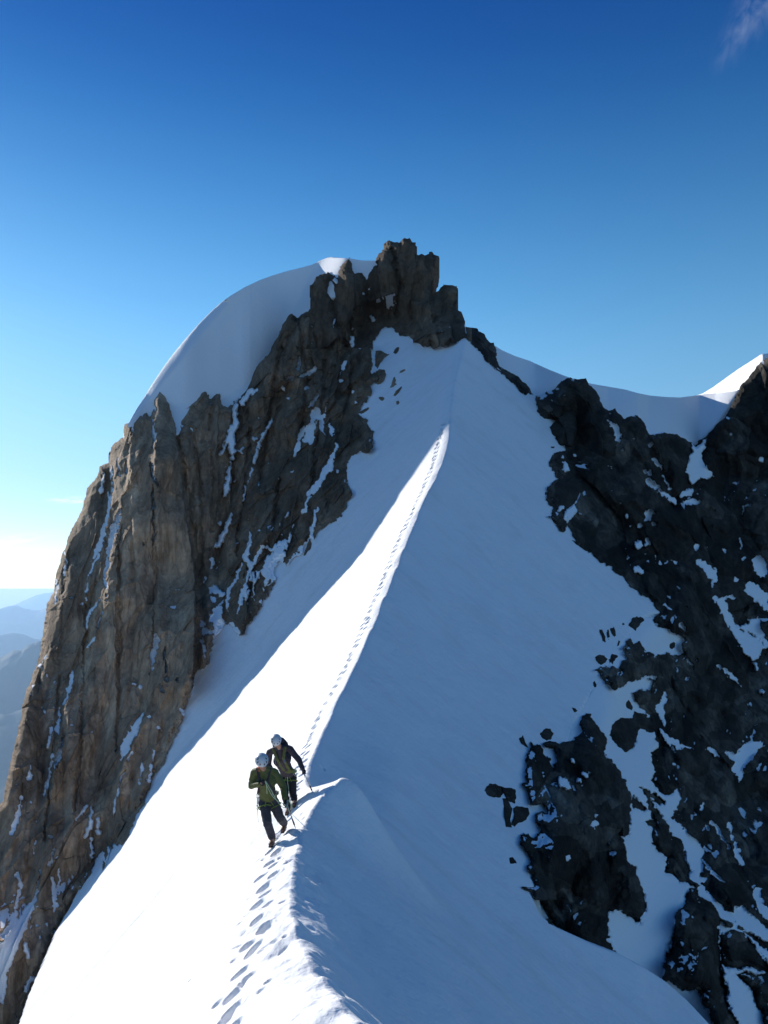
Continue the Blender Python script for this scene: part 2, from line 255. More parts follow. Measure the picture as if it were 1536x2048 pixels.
SP(3.879, 1140, 1150, [(1520,1285),(1350,1300),(1290,1380),(1220,1360),(1210,1390),(1280,1450),(1250,1500),(1310,1610),(1360,1480),(1430,1390),(1500,1320)])
S(3.879, 1140, 1150, [([(1090,10),(1130,30),(1105,65)],18),([(1290,30)],15),([(1150,700),(1240,780),(1330,855)],[8,18,5]),([(870,395),(890,420)],[16,14]),([(730,230),(780,268)],[6,8]),([(1080,1350),(1140,1390)],[18,16]),([(810,1470)],13),
 ([(700,1200),(780,1290),(850,1330),(960,1350)],[10,30,22,5]),([(740,940),(700,1030),(730,1150)],[22,26,14]),([(912,800)],13),([(560,800),(650,790)],[12,18]),([(910,655),(950,690)],8),([(955,720)],9),([(985,655)],7),([(1430,690),(1450,740)],[12,8]),([(1490,910)],14),([(750,240)],7),([(900,255)],6)])
S(4.113, 1200, 1550, [([(868,415),(882,435)],[12,10]),([(920,390),(980,470),(1060,600)],[20,10,12]),([(1060,400),(1100,560),(1150,700),(1170,735)],[10,12,24,18]),([(845,240),(830,290)],[12,8]),([(870,600),(910,625)],[18,8]),([(850,700),(920,790),(1035,878)],[8,14,8]),([(1290,960),(1310,1060),(1370,1130),(1500,1260)],[30,30,40,40]),([(1340,1050)],16)])
S(2.415, 900, 1200, [([(655,838)],14),([(545,880),(560,900)],[26,18]),([(700,1085)],18),([(710,1035)],10),([(570,1250)],14),([(590,775)],10),([(625,870)],10),([(770,1640),(790,1680)],[10,10])])

# ------------------------------------------------------------------ the snow ridge as a height field
def at(px, py, d): return ((px-768)/F*d, d, (HZ-py)/F*d)
_cr = [(700,2048,6.0),(600,1900,8.5),(576,1800,10.5),(588,1720,12.6),(598,1665,14.2),(622,1620,15.6),(652,1582,16.5),(694,1556,17.35),(618,1578,18.1),(608,1564,19.4),(615,1530,21.2),(629,1500,22.5),(652,1448,25.2),(690,1371,28.5),(735,1276,34),(756,1225,37.2),(790,1143,43),(820,1067,49),(851,995,55),(878,945,59.5),(892,905,63),(901,868,66.8),(899,842,69.6),(905,780,75.5),(920,720,82.5),(933,676,88)]
_p = np.array([at(*c) for c in _cr])
_cy = np.concatenate([[-30,-8,0,3],_p[:,1],[96,112,150]]); _cx = np.concatenate([[1.5,.9,.35,.05],_p[:,0],[9.6,9.9,10]]); _cz = np.concatenate([[-1.6,-1.75,-1.9,-2.5],_p[:,2],[33.4,45,60]])
_sy = np.linspace(-30,150,3601)
def _smooth(v, s):
    k = np.exp(-.5*(np.arange(-4*s,4*s+1)/s)**2); k /= k.sum()
    return np.convolve(np.pad(v, 4*s, mode='edge'), k, 'valid')
def _var_smooth(v):
    a = _smooth(v, 5); b = _smooth(v, 36); wgt = sstep(22, 32, _sy); return a*(1-wgt)+b*wgt
_sx = _var_smooth(np.interp(_sy,_cy,_cx)); _sz = _var_smooth(np.interp(_sy,_cy,_cz))
_sxs = _smooth(_smooth(np.interp(_sy,_cy,_cx), 60), 60); _szs = _smooth(_smooth(np.interp(_sy,_cy,_cz), 60), 60)
def crest(y): return np.interp(y,_sy,_sx), np.interp(y,_sy,_sz)
def mound(x, y):
    # the little wind-blown hump beyond the climbers, a rib running out to the right of the crest
    u = x+.55; v = y-17.25-.15*u
    return .20*np.exp(-(v/.35)**2-(u/.40)**2)
def crest_bumps(x, y, t):
    P = np.stack([x*1.0, y*1.0, y*0], 1)
    near = np.exp(-(t/0.55)**2)*sstep(19, 11, y)
    far = np.exp(-(t/0.5)**2)*sstep(20, 30, y)
    return near*(0.085*vnoise(P*1.7, 3)+0.03*vnoise(P*4.3, 4)+.012*vnoise(P*9.7, 5)) + far*0.10*vnoise(P*np.array([.5,.7,1]), 6)
def H0(x, y):
    xc, zc = crest(y); t0 = x-xc
    # away from the edge itself the flanks follow the broad line of the ridge, not its small swings
    wl = np.where(t0 < 0, sstep(.7, 3.2, -t0), sstep(.15, 2.4, t0))*sstep(8, 11, y)*sstep(40, 26, y)
    xc = xc+(np.interp(y,_sy,_sxs)-xc)*wl; zc = zc+(np.interp(y,_sy,_szs)-zc)*wl; t = x-xc
    t = np.where((t0 < 0) & (t > 0), -1e-3, np.where((t0 > 0) & (t < 0), 1e-3, t)); tl = np.maximum(-t, 0); tr = np.maximum(t, 0)
    mL = np.interp(y, [0, 50, 66, 80, 90, 100, 112], [1.22, 1.22, 1.2, .96, .72, .5, .35]); wsh = np.interp(y, [0, 7, 9, 16, 25, 80], [1.0, 1.0, .7, .65, .42, .42])
    s = 0.22; a = 0.38
    fl = a*tl+(mL-a)*s*np.logaddexp(0, (tl-wsh)/s) - (mL-a)*s*np.logaddexp(0, -wsh/s)
    mR = np.interp(y, [0, 14, 30, 60, 90], [.98, .95, .86, .86, .86]); r = .10
    fr = mR*(np.sqrt(tr*tr+r*r)-r)
    fr = fr - 1.1*sstep(2, 16, tr)*sstep(14, 34, y)*sstep(70, 50, y)*.6     # slight swell of the shaded flank
    z = zc - np.where(t < 0, fl, fr)
    return z + mound(x, y)
def Hdepth(px, py, d0=5.0, d1=112.0, n=260):
    """march the camera rays through pixels down to the height field"""
    a = (px-768)/F; b = (HZ-py)/F
    ds = np.geomspace(d0, d1, n); out = np.full(np.shape(px), np.nan); done = np.zeros(np.shape(px), bool); prev = None
    for k, d in enumerate(ds):
        g = b*d-H0(a*d, np.full(np.shape(px), d))
        if prev is not None:
            hit = (~done) & (g < 0) & (prev >= 0)
            out = np.where(hit, ds[k-1]+(d-ds[k-1])*prev/(prev-g+1e-12), out); done |= hit
        prev = g
    return out

# ------------------------------------------------------------------ materials
def newmat(name):
    m = bpy.data.materials.new(name); m.use_nodes = True; t = m.node_tree
    b = t.nodes['Principled BSDF']; return m, t, b
def ramp(t, fac, stops):
    r = N(t, 'ShaderNodeValToRGB'); e = r.color_ramp.elements
    while len(e) > 1: e.remove(e[-1])
    e[0].position = stops[0][0]; e[0].color = (*stops[0][1], 1)
    for p_, c_ in stops[1:]:
        k = e.new(p_); k.color = (*c_, 1)
    t.links.new(fac, r.inputs['Fac']); return r.outputs['Color']
def noise(t, vec, scale, detail=5, rough=.55, dist=0):
    n = N(t, 'ShaderNodeTexNoise'); n.inputs['Scale'].default_value = scale; n.inputs['Detail'].default_value = detail
    n.inputs['Roughness'].default_value = rough; n.inputs['Distortion'].default_value = dist
    t.links.new(vec, n.inputs['Vector']); return n.outputs['Fac']
def mapping(t, vec, scale=(1,1,1), rot=(0,0,0)):
    m = N(t, 'ShaderNodeMapping'); m.inputs['Scale'].default_value = scale; m.inputs['Rotation'].default_value = rot
    t.links.new(vec, m.inputs['Vector']); return m.outputs[0]
def mathn(t, op, a, b=None, c=None):
    m = N(t, 'ShaderNodeMath', operation=op)
    for i, v in enumerate((a, b, c)):
        if v is None: continue
        if isinstance(v, (int, float)): m.inputs[i].default_value = v
        else: t.links.new(v, m.inputs[i])
    return m.outputs[0]
def mixc(t, fac, a, b):
    m = N(t, 'ShaderNodeMix', data_type='RGBA')
    for s_, v in (('Factor', fac), ('A', a), ('B', b)):
        if isinstance(v, (int, float)): m.inputs[s_].default_value = v
        elif isinstance(v, tuple): m.inputs[s_].default_value = (*v, 1)
        else: t.links.new(v, m.inputs[s_])
    return m.outputs['Result']
SNOW_C = (0.80, 0.83, 0.87)
def snow_bump(t, coord, near=True):
    a = noise(t, mapping(t, coord, (1,1,1)), 2.2, 5, .6)
    b = noise(t, coord, 14, 4, .6)
    h = mathn(t, 'ADD', mathn(t, 'MULTIPLY', a, .06), mathn(t, 'MULTIPLY', b, .012))
    return h
def bump(t, h, dist=1.0, strength=1.0):
    b = N(t, 'ShaderNodeBump'); b.inputs['Distance'].default_value = dist; b.inputs['Strength'].default_value = strength
    t.links.new(h, b.inputs['Height']); return b.outputs[0]
def make_snow(name, streaks=False):
    m, t, b = newmat(name); co = N(t, 'ShaderNodeNewGeometry').outputs['Position']
    big = noise(t, co, .12, 4)
    c = mixc(t, mathn(t, 'MULTIPLY', big, .5), (0.85, 0.86, 0.88), (0.78, 0.80, 0.84))
    if streaks:
        # dust and old meltwater lines running down the flank
        d = noise(t, mapping(t, co, (.35, .9, .22), (0, R(30), 0)), 1.0, 5, .6, .3)
        c = mixc(t, mathn(t, 'MULTIPLY', sramp(t, d, .45, .85), .32), c, (0.60, 0.57, 0.56))
        d2 = noise(t, co, .22, 7, .62, .6)
        c = mixc(t, mathn(t, 'MULTIPLY', sramp(t, d2, .48, .72), .22), c, (0.62, 0.60, 0.60))
    t.links.new(c, b.inputs['Base Color']); b.inputs['Roughness'].default_value = .75
    b.inputs['Specular IOR Level'].default_value = .25
    t.links.new(bump(t, snow_bump(t, co)), b.inputs['Normal']); return m
def sramp(t, v, a, b_):
    mr = N(t, 'ShaderNodeMapRange'); mr.interpolation_type = 'SMOOTHSTEP'
    mr.inputs['From Min'].default_value = a; mr.inputs['From Max'].default_value = b_
    t.links.new(v, mr.inputs['Value']); return mr.outputs[0]
def make_rock(name, cols, vertical, dark=1.0):
    """rock with snow where the mesh carries it (attribute 'snow')"""
    m, t, b = newmat(name); co = N(t, 'ShaderNodeNewGeometry').outputs['Position']
    vs = mapping(t, co, (1, 1, .22) if vertical else (1, 1, 1), (0, R(-12 if vertical else 0), 0))
    n1 = noise(t, vs, .35, 6, .62, .4); n2 = noise(t, co, 1.6, 6, .65); n3 = noise(t, vs, 2.2, 5, .7, .6)
    f = mathn(t, 'ADD', mathn(t, 'MULTIPLY', n1, .55), mathn(t, 'ADD', mathn(t, 'MULTIPLY', n2, .25), mathn(t, 'MULTIPLY', n3, .2)))
    c = ramp(t, f, [(0.30, cols[0]), (0.44, cols[1]), (0.54, cols[2]), (0.68, cols[3])])
    rust = sramp(t, noise(t, vs, .8, 5, .6, 1.0), .60, .72)
    c = mixc(t, mathn(t, 'MULTIPLY', rust, .5), c, cols[4])
    v = N(t, 'ShaderNodeTexVoronoi', feature='DISTANCE_TO_EDGE'); v.inputs['Scale'].default_value = .45
    wv = N(t, 'ShaderNodeVectorMath', operation='ADD'); nn = N(t, 'ShaderNodeTexNoise'); nn.inputs['Scale'].default_value = .5; nn.inputs['Detail'].default_value = 4
    t.links.new(vs, nn.inputs['Vector']); t.links.new(vs, wv.inputs[0]); t.links.new(nn.outputs['Color'], wv.inputs[1]); t.links.new(wv.outputs[0], v.inputs['Vector'])
    crack = sramp(t, v.outputs['Distance'], .0, .02)
    c = mixc(t, mathn(t, 'MULTIPLY', mathn(t, 'SUBTRACT', 1.0, crack), .3), c, tuple(x*.35 for x in cols[0]))
    tn = N(t, 'ShaderNodeAttribute', attribute_name='tone').outputs['Fac']
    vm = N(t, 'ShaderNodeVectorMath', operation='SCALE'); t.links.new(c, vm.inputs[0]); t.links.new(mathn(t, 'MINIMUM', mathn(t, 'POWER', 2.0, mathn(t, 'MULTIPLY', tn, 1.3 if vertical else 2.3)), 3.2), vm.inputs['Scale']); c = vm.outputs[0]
    at_ = N(t, 'ShaderNodeAttribute', attribute_name='snow').outputs['Fac']
    fine = noise(t, co, 5.0, 4, .6)
    s = mathn(t, 'ADD', at_, mathn(t, 'MULTIPLY', mathn(t, 'SUBTRACT', fine, .5), .5))
    sn = sramp(t, s, .42, .58)
    c = mixc(t, sn, c, (0.82, 0.84, 0.87))
    t.links.new(c, b.inputs['Base Color'])
    b.inputs['Roughness'].default_value = .92
    b.inputs['Specular IOR Level'].default_value = .12
    hb = mathn(t, 'ADD', mathn(t, 'MULTIPLY', n3, .16), mathn(t, 'ADD', mathn(t, 'MULTIPLY', noise(t, co, 4.5, 6, .7), .13), mathn(t, 'MULTIPLY', crack, .06)))
    hs = snow_bump(t, co)
    hh = N(t, 'ShaderNodeMix', data_type='FLOAT'); t.links.new(sn, hh.inputs['Factor']); t.links.new(hb, hh.inputs['A']); t.links.new(hs, hh.inputs['B'])
    t.links.new(bump(t, hh.outputs['Result'], 1.0, .9), b.inputs['Normal'])
    return m
M_SNOW = make_snow('snow'); M_FLANK = make_snow('snow_flank', True)
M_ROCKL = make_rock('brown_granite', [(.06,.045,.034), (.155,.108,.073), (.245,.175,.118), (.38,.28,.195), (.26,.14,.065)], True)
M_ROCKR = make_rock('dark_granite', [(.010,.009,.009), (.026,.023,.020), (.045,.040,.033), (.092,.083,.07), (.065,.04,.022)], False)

def mesh_from(name, V, Fc, mats, attr=None, smooth=True, kind='structure', label=None):
    me = bpy.data.meshes.new(name)
    V = np.ascontiguousarray(V, dtype=np.float32); Fc = np.ascontiguousarray(Fc, dtype=np.int32)
    k = Fc.shape[1]
    me.vertices.add(len(V)); me.vertices.foreach_set('co', V.ravel())
    me.loops.add(Fc.size); me.loops.foreach_set('vertex_index', Fc.ravel())
    me.polygons.add(len(Fc)); me.polygons.foreach_set('loop_start', np.arange(len(Fc), dtype=np.int32)*k)
    me.update(calc_edges=True); me.validate()
    me.polygons.foreach_set('use_smooth', np.full(len(me.polygons), smooth))
    for m in mats: me.materials.append(m)
    if attr is not None:
        for an, av in attr.items():
            A = me.attributes.new(an, 'FLOAT', 'POINT'); A.data.foreach_set('value', np.asarray(av, dtype=np.float32))
    o = bpy.data.objects.new(name, me); C.objects.link(o)
    if kind: o['kind'] = kind
    if label: o['label'] = label
    return o
def compact(V, Fc, *arrs):
    used = np.unique(Fc); mp = np.full(len(V), -1); mp[used] = np.arange(len(used))
    return (V[used], mp[Fc]) + tuple(a[used] for a in arrs)
def grid_faces(nr, nc):
    i = np.arange(nr*nc).reshape(nr, nc)
    return np.stack([i[:-1,:-1].ravel(), i[1:,:-1].ravel(), i[1:,1:].ravel(), i[:-1,1:].ravel()], 1)
def boundary_edges(Fc):
    E = np.concatenate([Fc[:,[0,1]], Fc[:,[1,2]], Fc[:,[2,3]], Fc[:,[3,0]]]); key = np.sort(E, 1)
    kk = key[:,0].astype(np.int64)*(Fc.max()+1)+key[:,1]; u, idx, cnt = np.unique(kk, return_index=True, return_counts=True)
    return E[idx[cnt == 1]]
def thicken(V, Fc, back, down, attrs, sel=None):
    """close the sheet behind its outline: the rim runs back into the mountain"""
    E = boundary_edges(Fc)
    if sel is not None: E = E[sel(V[E[:,0]])]
    b = np.unique(E); mp = {int(v): len(V)+k for k, v in enumerate(b)}
    B = V[b]; nb = B*(1+back/np.linalg.norm(B, axis=1)[:,None]); nb[:,2] -= down
    q = np.array([[e1, e0, mp[int(e0)], mp[int(e1)]] for e0, e1 in E])
    return np.concatenate([V, nb]), np.concatenate([Fc, q]), [np.concatenate([a, a[b]]) for a in attrs]

# ------------------------------------------------------------------ base depth of the rock: smooth surface through measured points
anch = []
def addH(pts, off=0.0, step=1):
    P = np.array(pts[::step], float); d = Hdepth(P[:,0], P[:,1])
    for p_, q_ in zip(P, d):
        if not np.isnan(q_): anch.append((p_[0], p_[1], q_+off))
addH(BASE_L[12:], 0, 2); addH(COL[1:], 0.0, 2); addH(EDGE_R, 0, 3)
addH([(1285,1240),(1235,1310),(1185,1390),(1150,1450),(1125,1530),(1112,1620)])
for p_ in [(43,2045,58),(82,1942,61),(141,1819,64),(203,1700,66.5),(246,1696,64),(100,2150,50),(745,690,99.5),(757,672,101),(770,655,102),(785,657,101.5),(818,672,100),
  (232,867,98),(185,958,96),(118,1073,93.7),(101,1170,90),(76,1241,87.8),(63,1340,82),(33,1414,76),(0,1590,70),(-120,1800,66),(-220,2200,52),(-100,2250,56),(0,2250,52),(0,2048,58),(20,1900,58),(0,1750,66),
  (292,822,98.5),(312,770,99),(350,812,100.5),(410,777,101.5),(500,765,103),(560,670,105),(622,580,106),(695,517,106),(755,515,105),(820,477,104),(877,510,103),(915,572,101),(820,600,102),(880,660,97),
  (110,1600,72),(330,1150,87),(380,1150,89),(370,950,97),(450,950,93),(470,1100,86),(540,1000,87),(600,900,92),(640,950,83),(640,800,97),(700,750,98),(560,800,98),(330,1350,76),(270,1500,70.5),(150,1700,64),
  (957,657,92),(990,715,89),(1060,785,90),(1130,760,88),(1171,758,88),(1230,820,87),(1275,833,88),(1341,867,92),(1399,882,99),(1431,849,100),(1475,787,102),(1511,737,104),(1560,700,104),(1700,650,106),
  (1180,900,83),(1200,1000,77),(1280,1000,82),(1300,1110,76),(1380,1000,90),(1400,900,98),(1450,1000,95),(1536,900,99),(1536,1100,92),(1650,1000,98),(1400,1200,76),(1480,1250,82),(1536,1350,78),(1650,1300,84),
  (1360,1330,66),(1300,1400,57),(1250,1450,50),(1400,1450,62),(1500,1500,66),(1536,1600,60),(1650,1650,60),(1250,1560,42),(1330,1620,46),(1420,1700,49),(1536,1800,47),(1650,1900,46),
  (1120,1500,38.5),(1190,1440,43),(1100,1600,33),(1180,1650,33.5),(1250,1700,36),(1120,1750,31.5),(1160,1850,31),(1230,1880,33),(1280,1800,36),(1330,1850,36),(1380,1780,40),(1400,1900,35),(1440,2048,33),(1500,1950,38),(1536,2048,37),(1350,2000,34),(1650,2200,36),(1450,2250,31),(1300,2200,31)]: anch.append(p_)
# the left flank of the wall lies almost along the sun's rays, so its ribs just catch the light
_sil = np.array(TOP_L[2:27], float); _so = np.argsort(_sil[:,1])
for _px, _py in ((700,1110),(600,1230),(475,1380),(400,1470),(340,1540),(280,1620)):
    _d = float(Hdepth(np.array([_px*1.0]), np.array([_py*1.0]))[0]); _P = np.array(at(_px, _py, _d)); _prev = None
    for _t in np.arange(5, 70, .25):
        _q = _P+np.array(sun_dir)*_t; _x = 768+F*_q[0]/_q[1]; _y = HZ-F*_q[2]/_q[1]
        _off = _x-np.interp(_y, _sil[_so,1], _sil[_so,0])
        if _prev is not None:
            for _o in (35, 70, 110, 150):
                if _prev >= _o > _off: anch.append((_x, _y, _q[1]+1.0))
        _prev = _off
A_ = np.array(anch); cc = 30.0
def _k(dx, dy): return np.sqrt(dx*dx+dy*dy+cc*cc)
_K = _k(A_[:,None,0]-A_[None,:,0], A_[:,None,1]-A_[None,:,1]); _n = len(A_)
_M = np.zeros((_n+3,_n+3)); _M[:_n,:_n] = _K-np.eye(_n)*18.0; _M[:_n,_n] = 1; _M[:_n,_n+1] = A_[:,0]/1000; _M[:_n,_n+2] = A_[:,1]/1000; _M[_n:,:_n] = _M[:_n,_n:].T
_w = np.linalg.solve(_M, np.concatenate([np.log(A_[:,2]), [0,0,0]]))
def base_depth(px, py):
    X = np.ravel(px); Y = np.ravel(py); out = _w[_n]+_w[_n+1]*X/1000+_w[_n+2]*Y/1000
    for k in range(_n): out = out+_w[k]*_k(X-A_[k,0], Y-A_[k,1])
    return np.exp(out).reshape(np.shape(px))

# ------------------------------------------------------------------ the rock faces (one traced relief, split into the left wall and the right slope)
G = 1.6
gx = np.arange(-250, 1700, G); gy = np.arange(455, 2240, G); GX, GY = np.meshgrid(gx, gy)
nr, nc = GX.shape; X = GX.ravel(); Y = GY.ravel()
XY0 = np.stack([X, Y, X*0], 1)
wob = lambda s, k: vnoise(XY0/s+k*7.7, k)
wx = 3.2*wob(17, 1)+2.3*wob(7, 2)+1.3*wob(3.4, 3); wy = 3.2*wob(17, 4)+2.3*wob(7, 5)+1.3*wob(3.4, 6)
jt_ = np.where((X > 600) & (X < 960) & (Y < 700), 1.05, .65); sdD = sdf_poly(X+wx*jt_, Y+wy*jt_, DOM, 60)
sdL = sdf_poly(X+wx, Y+wy, POLY_L, 60)
sdH = sdf_poly(X, Y, H_VIS, 120)
sdR = sdf_poly(X+wx, Y+wy, POLY_R, 60)
for q_ in [BIG, PIN]+SLABS: sdR = np.maximum(sdR, sdf_poly(X+wx*.8, Y+wy*.8, q_, 60))
rockm = np.maximum(sdL, sdR)
rockm = rockm+np.where(rockm < 14, 1, 0)*4.2*fbm(XY0/np.array([7.0, 7.0, 1]), 3, 88)*sstep(14, 4, rockm)*sstep(-22, -8, rockm)
sdS = np.full(X.shape, -30.0); frag = 9*fbm(XY0/np.array([5.0, 7.0, 1]), 3, 77)
for kind_, pts_, rad_ in SNOW:
    if kind_ == 'p': v_ = sdf_poly(X+wx*1.1, Y+wy*1.1, pts_, 30)
    else: v_ = sdf_stroke(X+wx*.9, Y+wy*.9, pts_, [max(r*1.05, 1.2) for r in rad_], 30)
    rr_ = max(rad_)*1.0 if kind_ == 's' else 6.0
    sdS = np.maximum(sdS, v_+frag*min(.2+.06*rr_, .5))
rocksd = np.minimum(rockm, -sdS)
keep = (sdD > -G*1.2) & ~((sdH > 14) & (rockm < -14))
idx = np.nonzero(keep)[0]
x = X[idx]; y = Y[idx]
d0 = base_depth(x, y)
Hd = Hdepth(x, y, 14, 112, 150)
# where the snow ridge is in view the rock just breaks its surface
hin = np.clip(sdH[idx], -120, 120)
wH = sstep(-75, -12, hin)*np.where(np.isnan(Hd), 0, 1)*sstep(1800, 1740, y)
d0 = np.where(wH > 0, d0*(1-wH)+np.nan_to_num(Hd)*wH, d0)
P0 = np.stack([(x-768)/F*d0, d0, (HZ-y)/F*d0], 1)
left = x < 470+30*vnoise(P0*.08, 9)
nz_ = vnoise(np.stack([x/40, y/40, x*0], 1), 33)
tower = (y+ (x-600)*.12 < 700+45*nz_) & (x > 612+22*nz_) & (x < 960)
right = (x > 935) & (y > 640)
rsd = rocksd[idx]; rm = rockm[idx]
disp = np.zeros(len(idx)); tone = np.zeros(len(idx))
def shear(P, kx, kz=0): return np.stack([P[:,0]-kx*P[:,2], P[:,1], P[:,2]], 1)
warp = np.stack([vnoise(P0*.25, 21), vnoise(P0*.25+9, 22), vnoise(P0*.25+19, 23)], 1)
def layer(mask, lean, scl, amp, seed, wamp=.5, tilt=.6, crack=.15, tw=.35):
    P = (shear(P0[mask], lean)+warp[mask]*wamp)/np.array(scl)
    h, e = facets(P, seed, tilt); disp[mask] += amp*h - crack*amp*(1-sstep(0, .12, e))
    tone[mask] += tw*(h01(*[np.floor(h*997+k).astype(np.int64) for k in (0, 1, 2)], seed)*0+np.clip(h, -.6, .6))
mL_ = left; mC_ = (~left) & (~right) & (~tower); mT_ = tower & (~left) & (~right); mR_ = right
def blk(mask, rot, size, c, seed, steep=(.9, 1.9), flat=.9, tw=.5, wamp=.12):
    """layer of angular blocks; size = width and height as photographed at that distance, relief in proportion to the real size"""
    wpx = size[0]; xx = x[mask]+wamp*wpx*warp[mask, 0]*2; yy = y[mask]+wamp*wpx*warp[mask, 2]*2; ca, sa = math.cos(R(rot)), math.sin(R(rot))
    h, td = blocks(np.stack([(xx*ca+yy*sa)/size[0], (-xx*sa+yy*ca)/size[1]], 1), seed, steep, flat)
    disp[mask] -= c*(h-.3)*wpx*d0[mask]/F; tone[mask] += tw*td
blk(mL_, 6, (84, 430), .55, 101, (1.0, 2.6), .25, .35); blk(mL_, 5, (34, 165), .55, 102, (1.0, 2.4), .35, .35); blk(mL_, 3, (15, 60), .35, 103, (1.0, 2.4), .4, .3); blk(mL_, 0, (7, 20), .22, 104, (1.0, 2.4), .5, .2)
layer(mL_, .11, (2.6, 4, 11), .45, 141, .3, .5, .35, .15)
blk(mC_, 17, (88, 190), .9, 111, (.9, 2.0), .6, .3); blk(mC_, 14, (38, 82), .95, 112, (1.0, 2.2), .8, .6); blk(mC_, 8, (17, 32), .65, 113, (.9, 2.0), .8, .5); blk(mC_, 0, (8, 12), .30, 114, (.9, 2.0), .8, .2)
layer(mC_, .25, (2.8, 4, 5.2), .6, 143, .3, .9, .4, .15); layer(mC_, .15, (1.1, 2, 1.8), .26, 144, .15, .9, .45, .1)
blk(mT_, 5, (74, 150), .65, 121, (.9, 2.0), .5, .3); blk(mT_, 4, (33, 66), .8, 122, (.9, 2.0), .7, .35); blk(mT_, 0, (15, 26), .45, 123, (.9, 2.0), .8, .3); blk(mT_, 0, (7, 11), .28, 124, (.9, 2.0), .8, .2)
blk(mR_, -32, (120, 165), .62, 131, (.8, 1.6), 1.0, .4); blk(mR_, -24, (54, 70), .80, 132, (.8, 1.6), 1.3, .8); blk(mR_, -12, (24, 30), .55, 133, (.8, 1.6), 1.3, .6); blk(mR_, 0, (11, 13), .32, 134, (.8, 1.6), 1.3, .35)
for mm_ in (mL_, mC_, mT_, mR_): disp[mm_] -= np.percentile(disp[mm_], 38)
tone += .50*sstep(480, 380, x)*(~right)-.25*mT_  # glare over the far left wall painted in as a lighter rock tone
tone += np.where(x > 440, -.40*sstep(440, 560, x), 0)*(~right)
disp += .12*fbm(P0*1.3, 3, 31)
# the large forms: steps where one buttress stands in front of the next (positive = nearer), and gullies
def step_line(pts, amp, reach, side=1):
    """buttress left (side=1) or right (side=-1) of the line stands nearer by amp metres, fading over reach pixels"""
    P = np.array(pts, float); ylo, yhi = P[:,1].min(), P[:,1].max(); o = np.argsort(P[:,1])
    xl = np.interp(y+wy[idx]*.5, P[o,1], P[o,0]); u = (xl-x-wx[idx]*.8)*side
    f = sstep(0, 3.0, u)*np.exp(-np.maximum(u, 0)/reach)*sstep(ylo-15, ylo+25, y)*sstep(yhi+15, yhi-35, y)
    disp[:] = disp-amp*f
def rib(pts, amp, wd, reach):
    """an edge whose narrow left side turns to the sun: the wall right of the line stands nearer"""
    P = np.array(pts, float); o = np.argsort(P[:,1]); xl = np.interp(y+wy[idx]*.5, P[o,1], P[o,0]); u = x+wx[idx]*.9-xl
    disp[:] = disp-amp*sstep(-wd/2, wd/2, u)*np.exp(-np.maximum(u, 0)/reach)*sstep(P[:,1].min()-10, P[:,1].min()+20, y)*sstep(P[:,1].max()+10, P[:,1].max()-30, y)
def gully(pts, width, depth):
    dd = np.full(len(x), 9e9)
    for k in range(len(pts)-1):
        a_, _ = seg_dist(x+wx[idx], y+wy[idx], pts[k], pts[k+1]); dd = np.minimum(dd, a_)
    disp[:] = disp+depth*np.exp(-(dd/width)**2)
step_line([(335,790),(352,850),(362,930),(378,1050),(392,1150),(392,1250),(385,1400)], 3.2, 80, 1)
step_line([(305,810),(306,1000),(308,1300)], 1.0, 40, -1)
step_line([(440,790),(436,900),(438,1000),(430,1060)], 1.8, 40, 1)
step_line([(258,900),(262,1050),(272,1200)], .7, 30, -1)
step_line([(190,1180),(185,1300),(196,1420)], .9, 40, -1)
step_line([(245,1000),(232,1200),(236,1350)], .8, 50, 1)
step_line([(660,690),(680,740),(672,800),(655,830)], 1.2, 50, 1)
step_line([(622,700),(628,800),(640,840)], 1.2, 60, -1)
step_line([(752,520),(757,570),(765,640)], 2.2, 60, -1)
step_line([(860,590),(868,650),(880,690)], 2.0, 60, 1)
step_line([(708,545),(712,640),(716,700)], 1.3, 30, 1)
step_line([(676,545),(674,640),(680,700)], .9, 25, -1)
step_line([(835,500),(830,560),(815,620)], .8, 30, 1)
rib([(228,915),(222,1000),(208,1080),(192,1170),(178,1290)], 1.5, 9, 40); rib([(305,830),(307,900),(304,930),(312,985)], 1.5, 8, 30)
rib([(262,860),(258,930),(250,1000)], .9, 6, 25); rib([(240,985),(228,1060),(214,1150),(208,1220)], 1.2, 7, 30); rib([(140,1120),(128,1180),(112,1250)], 1.2, 7, 25)
rib([(100,1290),(84,1350),(70,1400)], 1.0, 6, 20); rib([(145,1350),(125,1440),(112,1520),(98,1600)], 1.3, 7, 25); rib([(290,1430),(262,1490),(240,1540),(228,1620)], 1.2, 7, 25)
gully([(345,830),(375,1000),(395,1120),(405,1230),(395,1330)], 9, 1.4)
for g_ in ([(309,990),(312,1150),(308,1320)], [(236,1010),(240,1250),(234,1500)], [(172,1210),(166,1400),(150,1620)], [(420,830),(426,950),(424,1060)], [(120,1350),(108,1500),(90,1680)], [(385,860),(398,980),(404,1100)]): gully(g_, 3.6, .7)
for g_ in ([(560,700),(540,820),(520,960)], [(600,640),(612,760),(600,880)], [(650,720),(640,860),(620,990)], [(500,860),(490,980),(474,1110)], [(700,640),(705,740),(695,830)], [(560,960),(545,1060),(520,1150)], [(785,500),(800,570),(790,640)]): gully(g_, 4.5, 1.2)
gully([(470,800),(462,900),(450,1000),(435,1130)], 10, 1.2)
gully([(655,540),(668,620),(690,690)], 6, 1.4); gully([(735,545),(735,640),(720,720)], 9, 1.2)
gully([(1395,885),(1385,960),(1350,1010)], 18, 2.5); gully([(1290,870),(1330,960),(1350,1010)], 10, 1.5)
step_line([(1240,1580),(1255,1700),(1265,1800)], 1.4, 30, 1); step_line([(1375,1120),(1400,1200),(1440,1260),(1500,1360)], 2.5, 60, 1)
